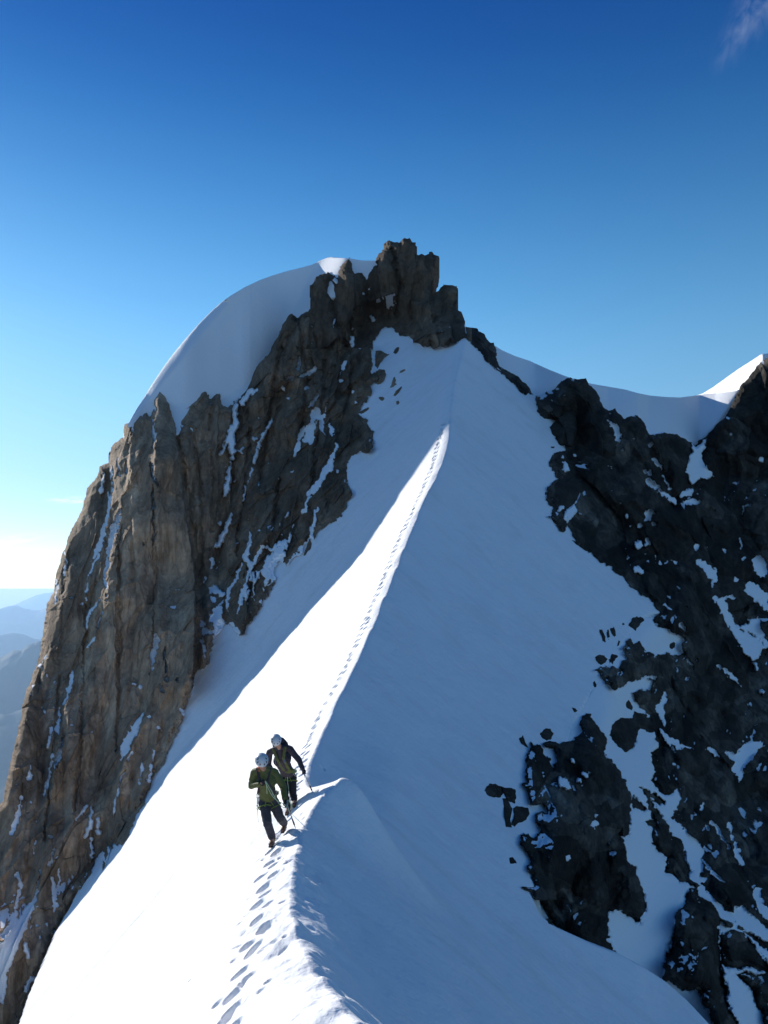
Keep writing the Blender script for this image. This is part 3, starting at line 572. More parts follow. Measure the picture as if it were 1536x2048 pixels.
disp = np.where(rm > 0, np.minimum(disp, rm*.045+7*sstep(25, 110, -hin)), disp)
snowf = sstep(2.5, -3.5, rsd)                                         # 1 on snow
rough = np.clip(1-.80*snowf, .2, 1)
disp *= rough*sstep(-6, 8, rm+4)*np.where((rm <= 0) & right & (hin < 5), sstep(4, 45, -hin), 1)
disp -= .10*snowf*sstep(0, -8, rsd)*0
# rounding of every rock rim against snow or sky
rim = sstep(0, 16, np.minimum(rm, sdD[idx]+3))
out_of_snow = np.where(rm > 0, -(.35+1.0*rim)*np.clip(d0/60, .4, 1), .25+.02*np.clip(-rm, 0, 30))
out_of_snow = np.where((rm <= 0) & right & (y > 1235), 0.0, out_of_snow)
d = d0+disp+np.where((hin > -70) | (rm > -3), out_of_snow*np.where(hin < -70, .6, 1), 0.0)
# freestanding masses in the lower right stand clear of the gully behind them
for q_, amt in ((BIG, 1.0), (PIN, 1.6), (SLABS[0], .9), (SLABS[1], 1.4), (SLABS[4], 1.0)):
    s_ = sdf_poly(x+wx[idx]*.8, y+wy[idx]*.8, q_, 20); d -= amt*sstep(-2, 26, s_)*.6+amt*.4*sstep(-1, 5, s_)
d += 1.6*(1-np.sqrt(np.clip(sdD[idx]/9, 0, 1)))*np.where(tower, .6, 1.0)      # turn away at the skyline
# under the visible snow ridge the sheet stays hidden
d = np.where((rm < 0) & (hin > 4) & ~((y > 1785) & (x > 900)), np.maximum(d, np.nan_to_num(Hd)+.25+np.clip(hin, 0, 30)*.02), d)
near_r = (rm > 1) & (hin > -60) & (x > 960) & (y > 1180) & ~np.isnan(Hd) & (y < 1800)
d = np.where(near_r, np.minimum(d, np.nan_to_num(Hd)-.12-.45*sstep(0, 14, rm)+.25*disp+8*sstep(20, 60, -hin)), d)
d = np.where(near_r, np.maximum(d, np.nan_to_num(Hd)-.8-.05*np.clip(rm, 0, 40)-.05*np.clip(-hin, 0, 60)), d)
seam_ = (rm <= 0) & right & (y > 1235) & (y < 1785) & (hin > -30) & ~np.isnan(Hd)
d = np.where(seam_, d+(np.nan_to_num(Hd)-.06+.40*sstep(2, 13, hin)-d)*sstep(-30, -10, hin), d)
# skyline: move the rim samples onto the outline
sdx = sdD[idx]
gxn = np.gradient(sdD.reshape(nr, nc), axis=1).ravel()[idx]; gyn = np.gradient(sdD.reshape(nr, nc), axis=0).ravel()[idx]; gn = np.hypot(gxn, gyn)+1e-6
mv = (sdx < 0); xs = np.where(mv, x-gxn/gn*sdx, x); ys = np.where(mv, y-gyn/gn*sdx, y)
full = np.full(X.shape, -1); full[idx] = np.arange(len(idx))
V = np.stack([(xs-768)/F*d, d, (HZ-ys)/F*d], 1)
Fq = grid_faces(nr, nc); Fq = full[Fq]; Fq = Fq[(Fq >= 0).all(1)]
# dusting of snow on ledges
A = V[Fq]; nn_ = np.cross(A[:,2]-A[:,0], A[:,3]-A[:,1]); nn_ /= np.linalg.norm(nn_, axis=1)[:,None]+1e-9
nz = np.zeros(len(V)); cnt = np.zeros(len(V))
for k in range(4): np.add.at(nz, Fq[:,k], np.abs(nn_[:,2])); np.add.at(cnt, Fq[:,k], 1)
nz /= np.maximum(cnt, 1)
zone = np.where(right, .40, np.where(left, .38, .50))+.25*vnoise(P0*.22, 41)
dust = sstep(.80, .93, nz)*sstep(.25, .55, zone+.35*vnoise(P0*1.1, 42))
snow_a = np.clip(np.maximum(.5-rsd/7.0, np.where(rm > 4, dust*.75, 0)), 0, 1)
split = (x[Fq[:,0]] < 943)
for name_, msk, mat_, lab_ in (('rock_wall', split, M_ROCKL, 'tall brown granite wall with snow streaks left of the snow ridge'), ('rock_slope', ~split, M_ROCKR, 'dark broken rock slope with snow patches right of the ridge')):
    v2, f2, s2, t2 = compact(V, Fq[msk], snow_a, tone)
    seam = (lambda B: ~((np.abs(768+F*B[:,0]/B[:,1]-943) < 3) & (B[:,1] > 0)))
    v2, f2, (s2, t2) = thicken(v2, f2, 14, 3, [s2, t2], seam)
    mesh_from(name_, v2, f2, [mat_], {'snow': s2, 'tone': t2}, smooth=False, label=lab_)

# ------------------------------------------------------------------ snow dome behind the wall, saddle and snow peak
def ybase(pts):
    P = np.array(pts, float); return lambda q: np.interp(q, P[:,0], P[:,1])
DOME = [(255,850),(265,832),(275,815),(288,795),(300,775),(315,752),(330,730),(347,707),(365,685),(382,665),(400,645),(425,620),(442,605),(460,592),(490,574),(520,560),(548,550),(575,542),(600,536),(625,529),(640,521),(655,515),(662,514),(670,515),(685,516),(700,517),(725,521),(750,521),(790,530),(790,572),(700,585),(655,600),(618,660),(580,690),(545,750),(500,830),(440,850),(350,870),(300,870),(268,862)]
def px_sheet(name, poly, depth_f, g, back, down, label, mat=M_SNOW, crisp=True):
    P = np.array(poly, float); ax = np.arange(P[:,0].min()-3*g, P[:,0].max()+3*g, g); ay = np.arange(P[:,1].min()-3*g, P[:,1].max()+3*g, g)
    GX_, GY_ = np.meshgrid(ax, ay); r_, c_ = GX_.shape; x_ = GX_.ravel(); y_ = GY_.ravel()
    sd = sdf_poly(x_, y_, poly, 400); kp = sd > -g*1.2
    gx_ = np.gradient(sd.reshape(r_, c_), axis=1).ravel(); gy_ = np.gradient(sd.reshape(r_, c_), axis=0).ravel(); gn_ = np.hypot(gx_, gy_)+1e-6
    mv_ = sd < 0; x2 = np.where(mv_, x_-gx_/gn_*sd, x_); y2 = np.where(mv_, y_-gy_/gn_*sd, y_)
    d_ = depth_f(x2, y2, np.maximum(sd, 0)); V_ = np.stack([(x2-768)/F*d_, d_, (HZ-y2)/F*d_], 1)
    f_ = grid_faces(r_, c_); f_ = f_[kp[f_].all(1)]; V_, f_ = compact(V_, f_)
    V_, f_, _ = thicken(V_, f_, back, down, [])
    return mesh_from(name, V_, f_, [mat], smooth=True, label=label)
yb_d = ybase([(225,900),(250,855),(300,825),(350,808),(440,800),(500,765),(545,700),(585,640),(622,600),(640,560),(700,545),(760,540)])
def dome_depth(x_, y_, sd):
    up = np.maximum(yb_d(x_)-y_, 0)
    b_ = base_depth(x_, np.maximum(y_, yb_d(x_)))
    side = np.array([min(seg_dist(np.array([a]), np.array([b]), DOME[k], DOME[k+1])[0][0] for k in range(0, 12)) for a, b in zip(x_[:1], y_[:1])])
    xr = 365-(y_-685)*.82                                               # left rim line
    rr = np.clip((x_-xr)/22, 0, 1)
    patch = np.exp(-((x_-652)/30)**2-((y_-528)/26)**2)
    return b_+.2-3.2*sstep(300, 245, x_)-1.8*sstep(430, 350, x_)+2.3*sstep(360, 470, x_)+.030*up-.008*(x_-450)+8.0*sstep(690, 628, x_+(y_-530)*.5)*sstep(480, 615, x_)+3.6*(1-np.sqrt(np.clip((x_-xr+2)/28, 0, 1)))*(y_ > 600)+.35*fbm(np.stack([x_/60, y_/110, x_*0], 1), 3, 66)
px_sheet('snow_dome', DOME, dome_depth, 2.5, 25, 10, 'smooth shaded snow dome behind the top of the brown rock wall')
SAD = [(960,672),(985,688),(1003,700),(1030,712),(1060,722),(1095,738),(1130,752),(1158,761),(1185,768),(1215,773),(1250,779),(1275,786),(1300,791),(1330,794),(1360,795),(1385,792),(1410,788),(1440,786),(1470,782),(1500,770),(1560,760),(1700,740),(1700,770),(1560,790),(1500,830),(1465,870),(1430,910),(1370,915),(1290,905),(1250,870),(1200,850),(1165,800),(1120,800),(1080,830),(1010,780),(960,720)]
yb_s = ybase([(960,665),(1000,735),(1070,795),(1130,757),(1171,757),(1216,822),(1275,833),(1297,871),(1370,878),(1399,884),(1431,849),(1475,787),(1511,745),(1600,720)])
def saddle_depth(x_, y_, sd):
    up = np.clip(yb_s(x_)-y_, 0, 200); b_ = base_depth(x_, np.maximum(y_, yb_s(x_)))
    return b_+3.6+.075*up+.0004*up*up
px_sheet('snow_saddle', SAD, saddle_depth, 3, 25, 8, 'shaded snow saddle sweeping up to the right behind the dark rocks')
PEAK = [(1385,793),(1405,787),(1425,775),(1450,757),(1475,739),(1500,723),(1523,708),(1545,706),(1640,690),(1640,800),(1480,805)]
def peak_depth(x_, y_, sd): return 109+.42*np.maximum(1524-x_, 0)+.03*(790-y_)-.02*np.maximum(x_-1524, 0)
px_sheet('snow_peak', PEAK, peak_depth, 3, 20, 8, 'sunlit snow crest rising to the right above the saddle')

# ------------------------------------------------------------------ snow ridge mesh with its boot track
ys_ = [-9.0]
while ys_[-1] < 113: ys_.append(ys_[-1]+(.12 if ys_[-1] < 5.5 else .0021*max(ys_[-1], 6)))
ys_ = np.array(ys_)
g1 = -np.arange(0, .20, .0015)[::-1]; g2 = np.arange(.0015, .05, .0015)
NL, NRr = 250, 240
ye = np.maximum(ys_, 6)[:,None]
kL = (np.arange(1, NL+1)/NL)[::-1]; kR = np.arange(1, NRr+1)/NRr
tL = -(ye*.20+(72-ye*.20)*kL[None,:]**1.9); tM = ye*np.concatenate([g1, g2])[None,:]; tR = ye*.05+(44-ye*.05)*kR[None,:]**1.6
t_ = np.concatenate([tL, tM, tR], 1); Yg = np.repeat(ys_[:,None], t_.shape[1], 1)
xc_, zc_ = crest(ys_); Xg = xc_[:,None]+t_
nrr, ncc = t_.shape
xf = Xg.ravel(); yf = Yg.ravel(); tf = t_.ravel()
Zf = H0(xf, yf)+crest_bumps(xf, yf, tf)
# fall-line runnels on the sunny flank, wind ripples on the shaded one
Pf = np.stack([xf, yf, Zf], 1)
run = vnoise(np.stack([yf*1.6+.25*vnoise(Pf*.3, 51), xf*.10, xf*0], 1), 52)*.5+vnoise(np.stack([yf*4.1, xf*.22, xf*0], 1), 53)*.25
Zf += .10*run*sstep(-2.0, -7, tf)*sstep(110, 60, yf)*1.0
Zf += (.010*vnoise(np.stack([xf*1.2+yf*2.2, yf*.7, xf*0], 1)+.8*vnoise(Pf*.5, 59)[:,None], 57)*sstep(-.2, .5, vnoise(Pf*.13, 60))+.022*vnoise(Pf*1.1, 58))*sstep(.8, 2.5, tf)
Zf += .06*fbm(Pf*.55, 3, 54)*sstep(.6, 3, np.abs(tf)) + .35*fbm(Pf*.07, 2, 55)*sstep(4, 14, -tf)*sstep(95, 70, yf)
# boot track
trk = [(300,2330,4.4),(395,2150,6.0),(452,2048,None),(478,1975,None),(503,1900,None),(518,1830,None),(530,1770,None),(545,1712,None),(560,1672,None),(577,1630,None),(588,1600,None),(594,1560,None),(606,1520,None),(620,1472,None),(636,1435,None),(652,1403,None),(678,1359,None),(703,1308,None),(722,1267,None),(735,1235,None),(754,1187,None),(776,1136,None),(802,1070,None),(829,1016,None),(849,970,None),(866,932,None),(876,893,None),(884,862,None),(890,842,None),(896,790,None),(908,735,None),(925,684,None)]
tp = []
for a_, b_, c_ in trk:
    if c_ is None:
        c_ = float(Hdepth(np.array([a_*1.0]), np.array([b_*1.0]))[0])
        if np.isnan(c_): continue
    tp.append(((a_-768)/F*c_, c_))
tp = np.array(tp); tp = tp[np.argsort(tp[:,1])]
ty = np.linspace(4.4, 86.5, 4000); tx = _smooth(np.interp(ty, tp[:,1], tp[:,0]), 30)
zc_t = H0(tx, ty); arc = np.concatenate([[0], np.cumsum(np.sqrt(np.diff(tx)**2+np.diff(ty)**2+np.diff(zc_t)**2))])
s_ = 0.0; side_ = 1; prints = []
while s_ < arc[-1]:
    i_ = int(np.searchsorted(arc, s_)); i_ = min(i_, len(ty)-2)
    dx_, dy_ = tx[i_+1]-tx[i_], ty[i_+1]-ty[i_]; L_ = math.hypot(dx_, dy_); ux, uy = dx_/L_, dy_/L_
    jx, jy = rng.normal(0, .035), rng.normal(0, .04)
    far_ = ty[i_] > 70
    prints.append((tx[i_]+side_*.06*uy+jx, ty[i_]-side_*.06*ux+jy, rng.normal(0, .12), rng.uniform(.095, .135)*(1 if not far_ else .7), rng.uniform(.05, .078), rng.uniform(.08, .14)*(.35 if far_ else 1)))
    if rng.random() < .12: prints.insert(0, (tx[i_]+rng.normal(0, .22), ty[i_]+rng.normal(0, .2), rng.normal(0, .5), rng.uniform(.05, .12), rng.uniform(.04, .07), rng.uniform(.04, .08)))
    fr_ = float(sstep(24, 50, ty[i_]))
    if ty[i_] < 70: prints[-1] = (prints[-1][0]+side_*uy*.05*fr_, prints[-1][1]-side_*ux*.05*fr_, prints[-1][2], prints[-1][3]*(1+.10*fr_), prints[-1][4]*(1+.65*fr_), prints[-1][5]*(1+1.9*fr_))
    side_ = -side_; s_ += rng.uniform(.31, .43)*(1+.28*fr_)
# stray dints and scrapes on the crest beside the track
for k in range(60):
    yy = rng.uniform(6.5, 18); xx, _ = crest(yy); prints.append((xx-rng.uniform(.0, .75), yy, rng.normal(0, 1.0), rng.uniform(.03, .08), rng.uniform(.02, .05), rng.uniform(.015, .04)))
for a_, b_, r_ in ((435,2003,.07),(508,1715,.05),(520,1660,.04),(380,1960,.03)):
    c_ = float(Hdepth(np.array([a_*1.0]), np.array([b_*1.0]))[0]); prints.append(((a_-768)/F*c_, c_, .5, r_, r_*.7, .06))
Zg = Zf.reshape(nrr, ncc); base_z = Zg.copy()
tgx = np.interp(ys_, ty, tx)
# worn trough under the prints
tro = np.exp(-((Xg-tgx[:,None])/.30)**2)*((ys_ > 4.5) & (ys_ < 86))[:,None]
Zg = Zg-.05*tro
# the steep flank raises a print's outer edge a little
for (cx, cy, an, la, wa, dp) in prints:
    r0 = np.searchsorted(ys_, cy-.5); r1 = np.searchsorted(ys_, cy+.5)
    if r1 <= r0: continue
    c0 = np.searchsorted(Xg[r0], cx-.5); c1 = np.searchsorted(Xg[r0], cx+.5)
    sx = Xg[r0:r1, c0:c1]-cx; sy = Yg[r0:r1, c0:c1]-cy
    # long axis roughly along the direction of travel, turned towards the fall line
    ca, sa = math.cos(an+1.15), math.sin(an+1.15); u = (sx*ca+sy*sa)/la; v = (-sx*sa+sy*ca)/wa
    q2 = u*u+v*v
    Zg[r0:r1, c0:c1] += -dp*np.exp(-q2**2*.8)+.10*dp*np.exp(-((np.sqrt(q2)-1.55)/.35)**2)
Zg[:, :] = Zg
# clear the sheet where other ground takes over
pxg = 768+F*Xg/np.maximum(Yg, .5); pyg = HZ-F*Zg/np.maximum(Yg, .5)
front = Yg > 12
sh = sdf_poly(pxg.ravel(), pyg.ravel(), H_VIS, 400).reshape(nrr, ncc)
# beyond its visible edge the right flank rolls over and drops into the gully
# where the ridge meets the rock its sheet turns back into the mountain
wrap = ((Yg > 25) & (sh < -5) & ((t_ < 0) | ((pyg < 1230) & (pxg > 900)))) | (front & (t_ > 3) & (sh < 0) & (pyg >= 1230))
wi = np.nonzero(wrap.ravel())[0]; qx = pxg.ravel()[wi]; qy = pyg.ravel()[wi]; bd = np.full(len(wi), 9e9); bx = qx.copy(); by = qy.copy()
LINE = [(0,2170)]+BASE_L+COL+EDGE_R+H_VIS[H_VIS.index((1285,1240)):-2]
bs = np.zeros(len(wi)); LL = np.concatenate([[0], np.cumsum([math.hypot(LINE[k+1][0]-LINE[k][0], LINE[k+1][1]-LINE[k][1]) for k in range(len(LINE)-1)])])
for k in range(len(LINE)-1):
    dd_, tt_ = seg_dist(qx, qy, LINE[k], LINE[k+1]); m_ = dd_ < bd; bd = np.where(m_, dd_, bd); bs = np.where(m_, LL[k]+tt_*(LL[k+1]-LL[k]), bs)
    bx = np.where(m_, LINE[k][0]+tt_*(LINE[k+1][0]-LINE[k][0]), bx); by = np.where(m_, LINE[k][1]+tt_*(LINE[k+1][1]-LINE[k][1]), by)
off_ = np.where(((qx < 260) & (qy > 1660)) | (qy > 1785), 0.0, np.where((qy > 1235) & (qx > 900), 9.0, 5.0)); ux_ = (qx-bx)/np.maximum(bd, .1); uy_ = (qy-by)/np.maximum(bd, .1)
off_ = off_-.12*np.minimum(bd, 90)
bx += ux_*off_; by += uy_*off_
sq = np.arange(0, LL[-1], 2.0); La = np.array(LINE, float); sx_ = np.interp(sq, LL, La[:,0]); sy_ = np.interp(sq, LL, La[:,1])
sdep = Hdepth(sx_, sy_, 5, 112, 900); okd = ~np.isnan(sdep); dline = np.interp(bs, sq[okd], sdep[okd])
dn = np.where(np.abs(dline-Yg.ravel()[wi]) < .3*Yg.ravel()[wi], dline, Yg.ravel()[wi])*(1+np.minimum(bd, 90)*.004)
Xr, Yr, Zr = Xg.ravel().copy(), Yg.ravel().copy(), Zg.ravel().copy()
Xr[wi] = (bx-768)/F*dn; Yr[wi] = dn; Zr[wi] = (HZ-by)/F*dn
Xg, Yg, Zg = Xr.reshape(nrr, ncc), Yr.reshape(nrr, ncc), Zr.reshape(nrr, ncc)
Vh = np.stack([Xg.ravel(), Yg.ravel(), Zg.ravel()], 1)
fh = grid_faces(nrr, ncc)
killv = ((Yg > 25) & (t_ < 0) & (sh < -90)) | ((Yg > 30) & (t_ > 0) & (sh < -90) & (pyg < 1230))
fh = fh[~killv.ravel()[fh].any(1)]
Vh, fh = compact(Vh, fh)
mesh_from('snow_ridge', Vh, fh[:, ::-1], [M_FLANK], smooth=True, label='sharp snow ridge with a boot track, sunlit on its left flank')

# ------------------------------------------------------------------ far ranges, valley, haze
m_far, t_far, b_far = newmat('far_forest_rock'); co_ = N(t_far, 'ShaderNodeNewGeometry').outputs['Position']
t_far.links.new(ramp(t_far, noise(t_far, co_, .0012, 8, .62), [(.35, (.008,.012,.012)), (.5, (.018,.022,.02)), (.62, (.035,.035,.034)), (.78, (.09,.09,.10))]), b_far.inputs['Base Color'])
b_far.inputs['Roughness'].default_value = .95
VZ = -2600.0
def far_range(name, D, sil, seed, depth, label, rough):
    S_ = np.array(sil, float); n_ = 620; m_ = 70
    px_ = np.linspace(-1600, 1500, n_); py_ = np.interp(px_, S_[:,0], S_[:,1])
    py_ = py_+rough*fbm(np.stack([px_/60, px_*0, px_*0], 1), 6, seed, .6)
    xs_ = (px_-768)/F*D; zt = (HZ-py_)/F*D
    rows = []
    for j in range(m_+1):
        u = j/m_*2-1                                   # -1 front foot .. 0 crest .. 1 back foot
        yy = D+u*depth; prof = (1-abs(u))**1.15
        P = np.stack([xs_, np.full(n_, yy), xs_*0], 1)/(depth*.28)
        rid = (1-np.abs(fbm(P, 6, seed+3)))**2
        z_ = VZ+(zt-VZ)*prof*(1-(1-rid)*.55*min(1, abs(u)*4)*(1-abs(u)*.5))
        rows.append(np.stack([xs_, np.full(n_, yy)+depth*.06*fbm(P*1.7, 4, seed+9), z_], 1))
    V_ = np.concatenate(rows); mesh_from(name, V_, grid_faces(m_+1, n_), [m_far], smooth=True, label=label)
far_range('distant_mountain', 52000, [(-1600,1215),(-300,1226),(-60,1228),(0,1216),(22,1209),(40,1204),(70,1194),(105,1182),(200,1178),(400,1185),(1500,1190)], 61, 6000, 'palest and highest of the hazy blue ranges at the left edge', 10)
far_range('distant_mountain', 33000, [(-1600,1240),(-200,1232),(-40,1226),(0,1220),(20,1214),(38,1210),(62,1217),(85,1217),(120,1205),(300,1215),(1500,1220)], 62, 4500, 'second hazy blue range from the top at the left edge', 9)
far_range('distant_mountain', 21000, [(-1600,1300),(-100,1285),(0,1269),(22,1264),(45,1270),(68,1278),(100,1281),(300,1290),(1500,1300)], 63, 3500, 'rounded hazy blue ridge in the middle of the far ranges', 4)
far_range('distant_mountain', 12500, [(-1600,1340),(-100,1330),(0,1312),(10,1309),(25,1303),(33,1294),(50,1296),(60,1285),(75,1282),(110,1280),(300,1275),(1500,1300)], 64, 3800, 'nearest and darkest of the hazy blue ranges at the left edge', 12)
gv = np.linspace(-1, 1, 161); gv = np.sign(gv)*np.abs(gv)**2*74000; GXv, GYv = np.meshgrid(gv, gv)
Pv = np.stack([GXv.ravel(), GYv.ravel(), GXv.ravel()*0], 1)
Vv = Pv.copy(); Vv[:,2] = VZ-60+160*fbm(Pv/2600, 5, 71)
mesh_from('valley', Vv, grid_faces(161, 161), [m_far], smooth=True, label='dark wooded valley floor far below, seen through blue haze')
hz = bpy.data.meshes.new('haze'); bm = bmesh.new(); bmesh.ops.create_cube(bm, size=1.0)
bmesh.ops.scale(bm, vec=(150000, 150000, 2960+75), verts=bm.verts); bmesh.ops.translate(bm, vec=(0, 0, (75-2960)/2), verts=bm.verts)
bm.to_mesh(hz); bm.free(); ho = bpy.data.objects.new('haze', hz); C.objects.link(ho); ho['kind'] = 'stuff'; ho['label'] = 'blue morning haze in the air over the valleys'
mh = bpy.data.materials.new('haze'); mh.use_nodes = True; th = mh.node_tree; th.nodes.clear()
oh = N(th, 'ShaderNodeOutputMaterial'); pv = N(th, 'ShaderNodeVolumePrincipled'); th.links.new(pv.outputs[0], oh.inputs['Volume'])
pv.inputs['Color'].default_value = (.42, .66, .98, 1); pv.inputs['Density'].default_value = 3.4e-5; pv.inputs['Anisotropy'].default_value = .35
hz.materials.append(mh)

# ------------------------------------------------------------------ single rocks standing in the snow
def surf(px, py):
    px = np.asarray(px, float); py = np.asarray(py, float)
    h_ = Hdepth(px, py, 10, 112, 600); b_ = base_depth(px, py); ins = sdf_poly(px, py, H_VIS, 60) > -4
    return np.where(ins & ~np.isnan(h_), h_, b_)
M_BOULD = {'L': M_ROCKL, 'R': M_ROCKR}
def rock(poly, label, group, side, prot=.38, name='rock'):
    P = np.array(poly, float); c_ = P.mean(0)
    # resample the outline and roughen it
    seg = np.roll(P, -1, 0)-P; L = np.hypot(*seg.T); cum = np.concatenate([[0], np.cumsum(L)]); n_ = 44
    s_ = np.linspace(0, cum[-1], n_, endpoint=False); ii = np.clip(np.searchsorted(cum, s_, 'right')-1, 0, len(P)-1)
    Q = P[ii]+seg[ii]*((s_-cum[ii])/np.maximum(L[ii], 1e-6))[:,None]
    sz_px = math.sqrt(max(.5*abs(np.dot(P[:,0], np.roll(P[:,1], 1))-np.dot(P[:,1], np.roll(P[:,0], 1))), 4))
    D0 = float(surf([c_[0]], [c_[1]])[0]); size = sz_px/F*D0; sd_ = abs(hash(label)) % 997 if False else sum(map(ord, label)) % 997
    tt_ = np.arange(n_)/n_*6.283
    jag = 1+.10*vnoise(np.stack([np.cos(tt_)*2.2+sd_, np.sin(tt_)*2.2, tt_*0], 1), 5)+.09*vnoise(np.stack([np.cos(tt_)*5.5+sd_, np.sin(tt_)*5.5, tt_*0], 1), 6)
    Q = c_+(Q-c_)*jag[:,None]
    rings = []
    r_ng = np.random.default_rng(sd_); ang = r_ng.uniform(0, 6.283)+np.arange(5)*1.2566+r_ng.uniform(-.4, .4, 5); pl_s = r_ng.uniform(.35, 1.2, 5); pl_o = r_ng.uniform(.75, 1.15, 5)
    rad_l = np.hypot(*(Q-c_).T).mean()
    for k, sc_ in enumerate((1.04, 1.0, .95, .88, .78, .66, .53, .4, .27, .14, .05)):
        q = c_+(Q-c_)*sc_
        if k < 2: dd = surf(q[:,0], q[:,1])
        if k == 1: dsurf = dd
        base = D0*(1-sc_)+dsurf*sc_ if k > 1 else dd
        ql = (q-c_)/rad_l
        hgt = np.min([pl_o[m_]-pl_s[m_]*(ql[:,0]*math.cos(ang[m_])+ql[:,1]*math.sin(ang[m_])) for m_ in range(5)], axis=0)
        hgt = np.minimum(np.clip(hgt, .05, 1.1), (1-sc_)*4.5)+.05*vnoise(np.stack([ql[:,0]*4+sd_, ql[:,1]*4, ql[:,0]*0], 1), 8)
        d_ = base-(size*prot*hgt if k > 0 else -size*.25)
        rings.append(np.stack([(q[:,0]-768)/F*d_, d_, (HZ-q[:,1])/F*d_], 1))
    V_ = np.concatenate(rings); nR = len(rings); F_ = []
    for r_ in range(nR-1):
        for j in range(n_):
            a = r_*n_+j; b = r_*n_+(j+1) % n_; F_.append([a, b, b+n_, a+n_])
    bm_ = bmesh.new(); vs = [bm_.verts.new(v) for v in V_]
    for f_ in F_: bm_.faces.new([vs[i] for i in f_])
    bm_.faces.new([vs[(nR-1)*n_+j] for j in range(n_)]); bm_.faces.new([vs[j] for j in range(n_)][::-1])
    cen = Vector(V_[n_:2*n_].mean(0))
    bmesh.ops.recalc_face_normals(bm_, faces=bm_.faces)
    for v in bm_.verts: v.co -= cen
    me = bpy.data.meshes.new(name); bm_.to_mesh(me); bm_.free(); me.materials.append(M_BOULD[side])
    o = bpy.data.objects.new(name, me); C.objects.link(o); o.location = cen
    o['label'] = label; o['category'] = 'rock'; o['group'] = group
    return o
def T1(p): return T(3.072, 560, 440, p)
gA = 'rocks poking out of the snow beside the left wall'; gB = 'rocks poking out of the snow above the dark outcrop'; gC = 'rocks at the left edge of the dark outcrop'; gD = 'blocks along the snow edge of the right slope'
rock(T1([(697,815),(705,795),(722,778),(733,782),(728,805),(712,825)]), 'small upright rock highest in the snow below the summit tower', gA, 'L')
rock(T1([(730,942),(742,925),(770,914),(771,925),(752,936)]), 'thin slanting rock sliver alone in the snow below the summit tower', gA, 'L')
rock(T1([(688,995),(695,970),(710,964),(718,980),(705,1000),(716,1008),(690,1032),(672,1034),(685,1012)]), 'ragged little rock pair between the round boulder and the thin sliver', gA, 'L')
rock(T1([(697,1078),(712,1050),(746,1022),(748,1032),(730,1062),(708,1082)]), 'long slanting rock lowest right of the group under the summit tower', gA, 'L')
rock(T1([(585,930),(610,912),(640,920),(650,950),(640,985),(610,1008),(585,1005)]), 'round brown boulder at the wall edge beside the upper snowfield', gA, 'L', .5, 'boulder')
rock(T1([(583,800),(610,797),(640,815),(678,824),(640,845),(615,880),(600,915),(585,900)]), 'wedge shaped brown rock above the round boulder at the wall edge', gA, 'L', .4)
rock(T(3.413,480,560,[(810,905),(840,885),(875,868),(888,876),(870,890),(830,918)]), 'flat brown slab lying in the snow above the square buttress', gA, 'L')
rock(T(3.413,480,560,[(1065,830),(1080,822),(1090,838),(1080,852),(1068,848)]), 'tiny round stone lowest in the upper snowfield', gA, 'L')
rock(T(3.413,480,560,[(945,800),(970,795),(990,805),(988,822),(970,828),(950,815)]), 'small squat rock just above the flat brown slab', gA, 'L')
rock(T(3.84,350,1000,[(1020,310),(1040,295),(1048,340),(1040,380),(1015,395),(1000,430),(985,428),(1000,385),(1015,345)]), 'narrow broken rock standing in the snow below the left wall', gA, 'L')
rock(T6([(225,412),(245,410),(262,450),(277,480),(275,522),(255,518),(245,470),(225,435)]), 'tall leaning slab, leftmost of the three upright stones in the shaded snow', gB, 'R')
rock(T6([(310,412),(340,405),(352,430),(358,470),(345,478),(322,455)]), 'short leaning block, rightmost of the three upright stones', gB, 'R')
rock(T6([(283,435),(300,425),(305,450),(312,490),(300,505),(290,490),(285,462)]), 'small thin stone between the two leaning slabs', gB, 'R')
rock(T6([(450,402),(470,365),(495,325),(550,320),(575,345),(592,378),(575,410),(540,432),(492,448),(465,435)]), 'rounded boulder near the top of the shaded snow slope', gB, 'R', .5, 'boulder')
rock(T6([(395,372),(415,362),(428,385),(418,402)]), 'tiny stone just left of the rounded boulder', gB, 'R')
rock(T6([(610,518),(640,520),(675,545),(705,580),(705,600),(665,608),(640,575)]), 'flat teardrop rock in the snow pocket right of the jagged cluster', gB, 'R')
rock(T6([(785,508),(800,490),(822,502),(815,555),(795,578),(770,562),(772,540)]), 'dark upright stone close to the big wall, right of the teardrop rock', gB, 'R')
rock(T6([(198,640),(225,615),(265,625),(288,655),(275,680),(235,695),(208,668)]), 'spiky rock standing left of the jagged cluster', gB, 'R')
rock(T6([(300,655),(325,600),(345,612),(372,612),(378,665),(360,700),(330,700),(305,685)]), 'jagged upright rock just right of the spiky rock', gB, 'R')
rock(T6([(378,505),(390,515),(378,550),(366,550)]), 'thin sliver of stone above the jagged upright rock', gB, 'R')
rock(T6([(176,835),(190,822),(206,850),(205,876),(188,872)]), 'small lone stone below the spiky rock in the open snow', gB, 'R')
rock(T6([(398,920),(435,925),(455,960),(470,990),(492,1032),(478,1050),(440,1030),(420,990),(425,960)]), 'long crumbling rock strip in the snow above the big rounded block', gB, 'R')
rock(T4([(165,920),(190,887),(222,890),(255,902),(262,930),(245,950),(205,952),(178,942)]), 'flat dark block at the far left tip of the outcrop', gC, 'R')
rock(T4([(250,903),(312,915),(318,945),(315,980),(290,975),(262,945)]), 'squarish dark block touching the flat one at the outcrop tip', gC, 'R')
rock(T4([(255,962),(278,965),(300,1010),(290,1060),(300,1100),(270,1098),(262,1040)]), 'narrow upright rock below the squarish block', gC, 'R')
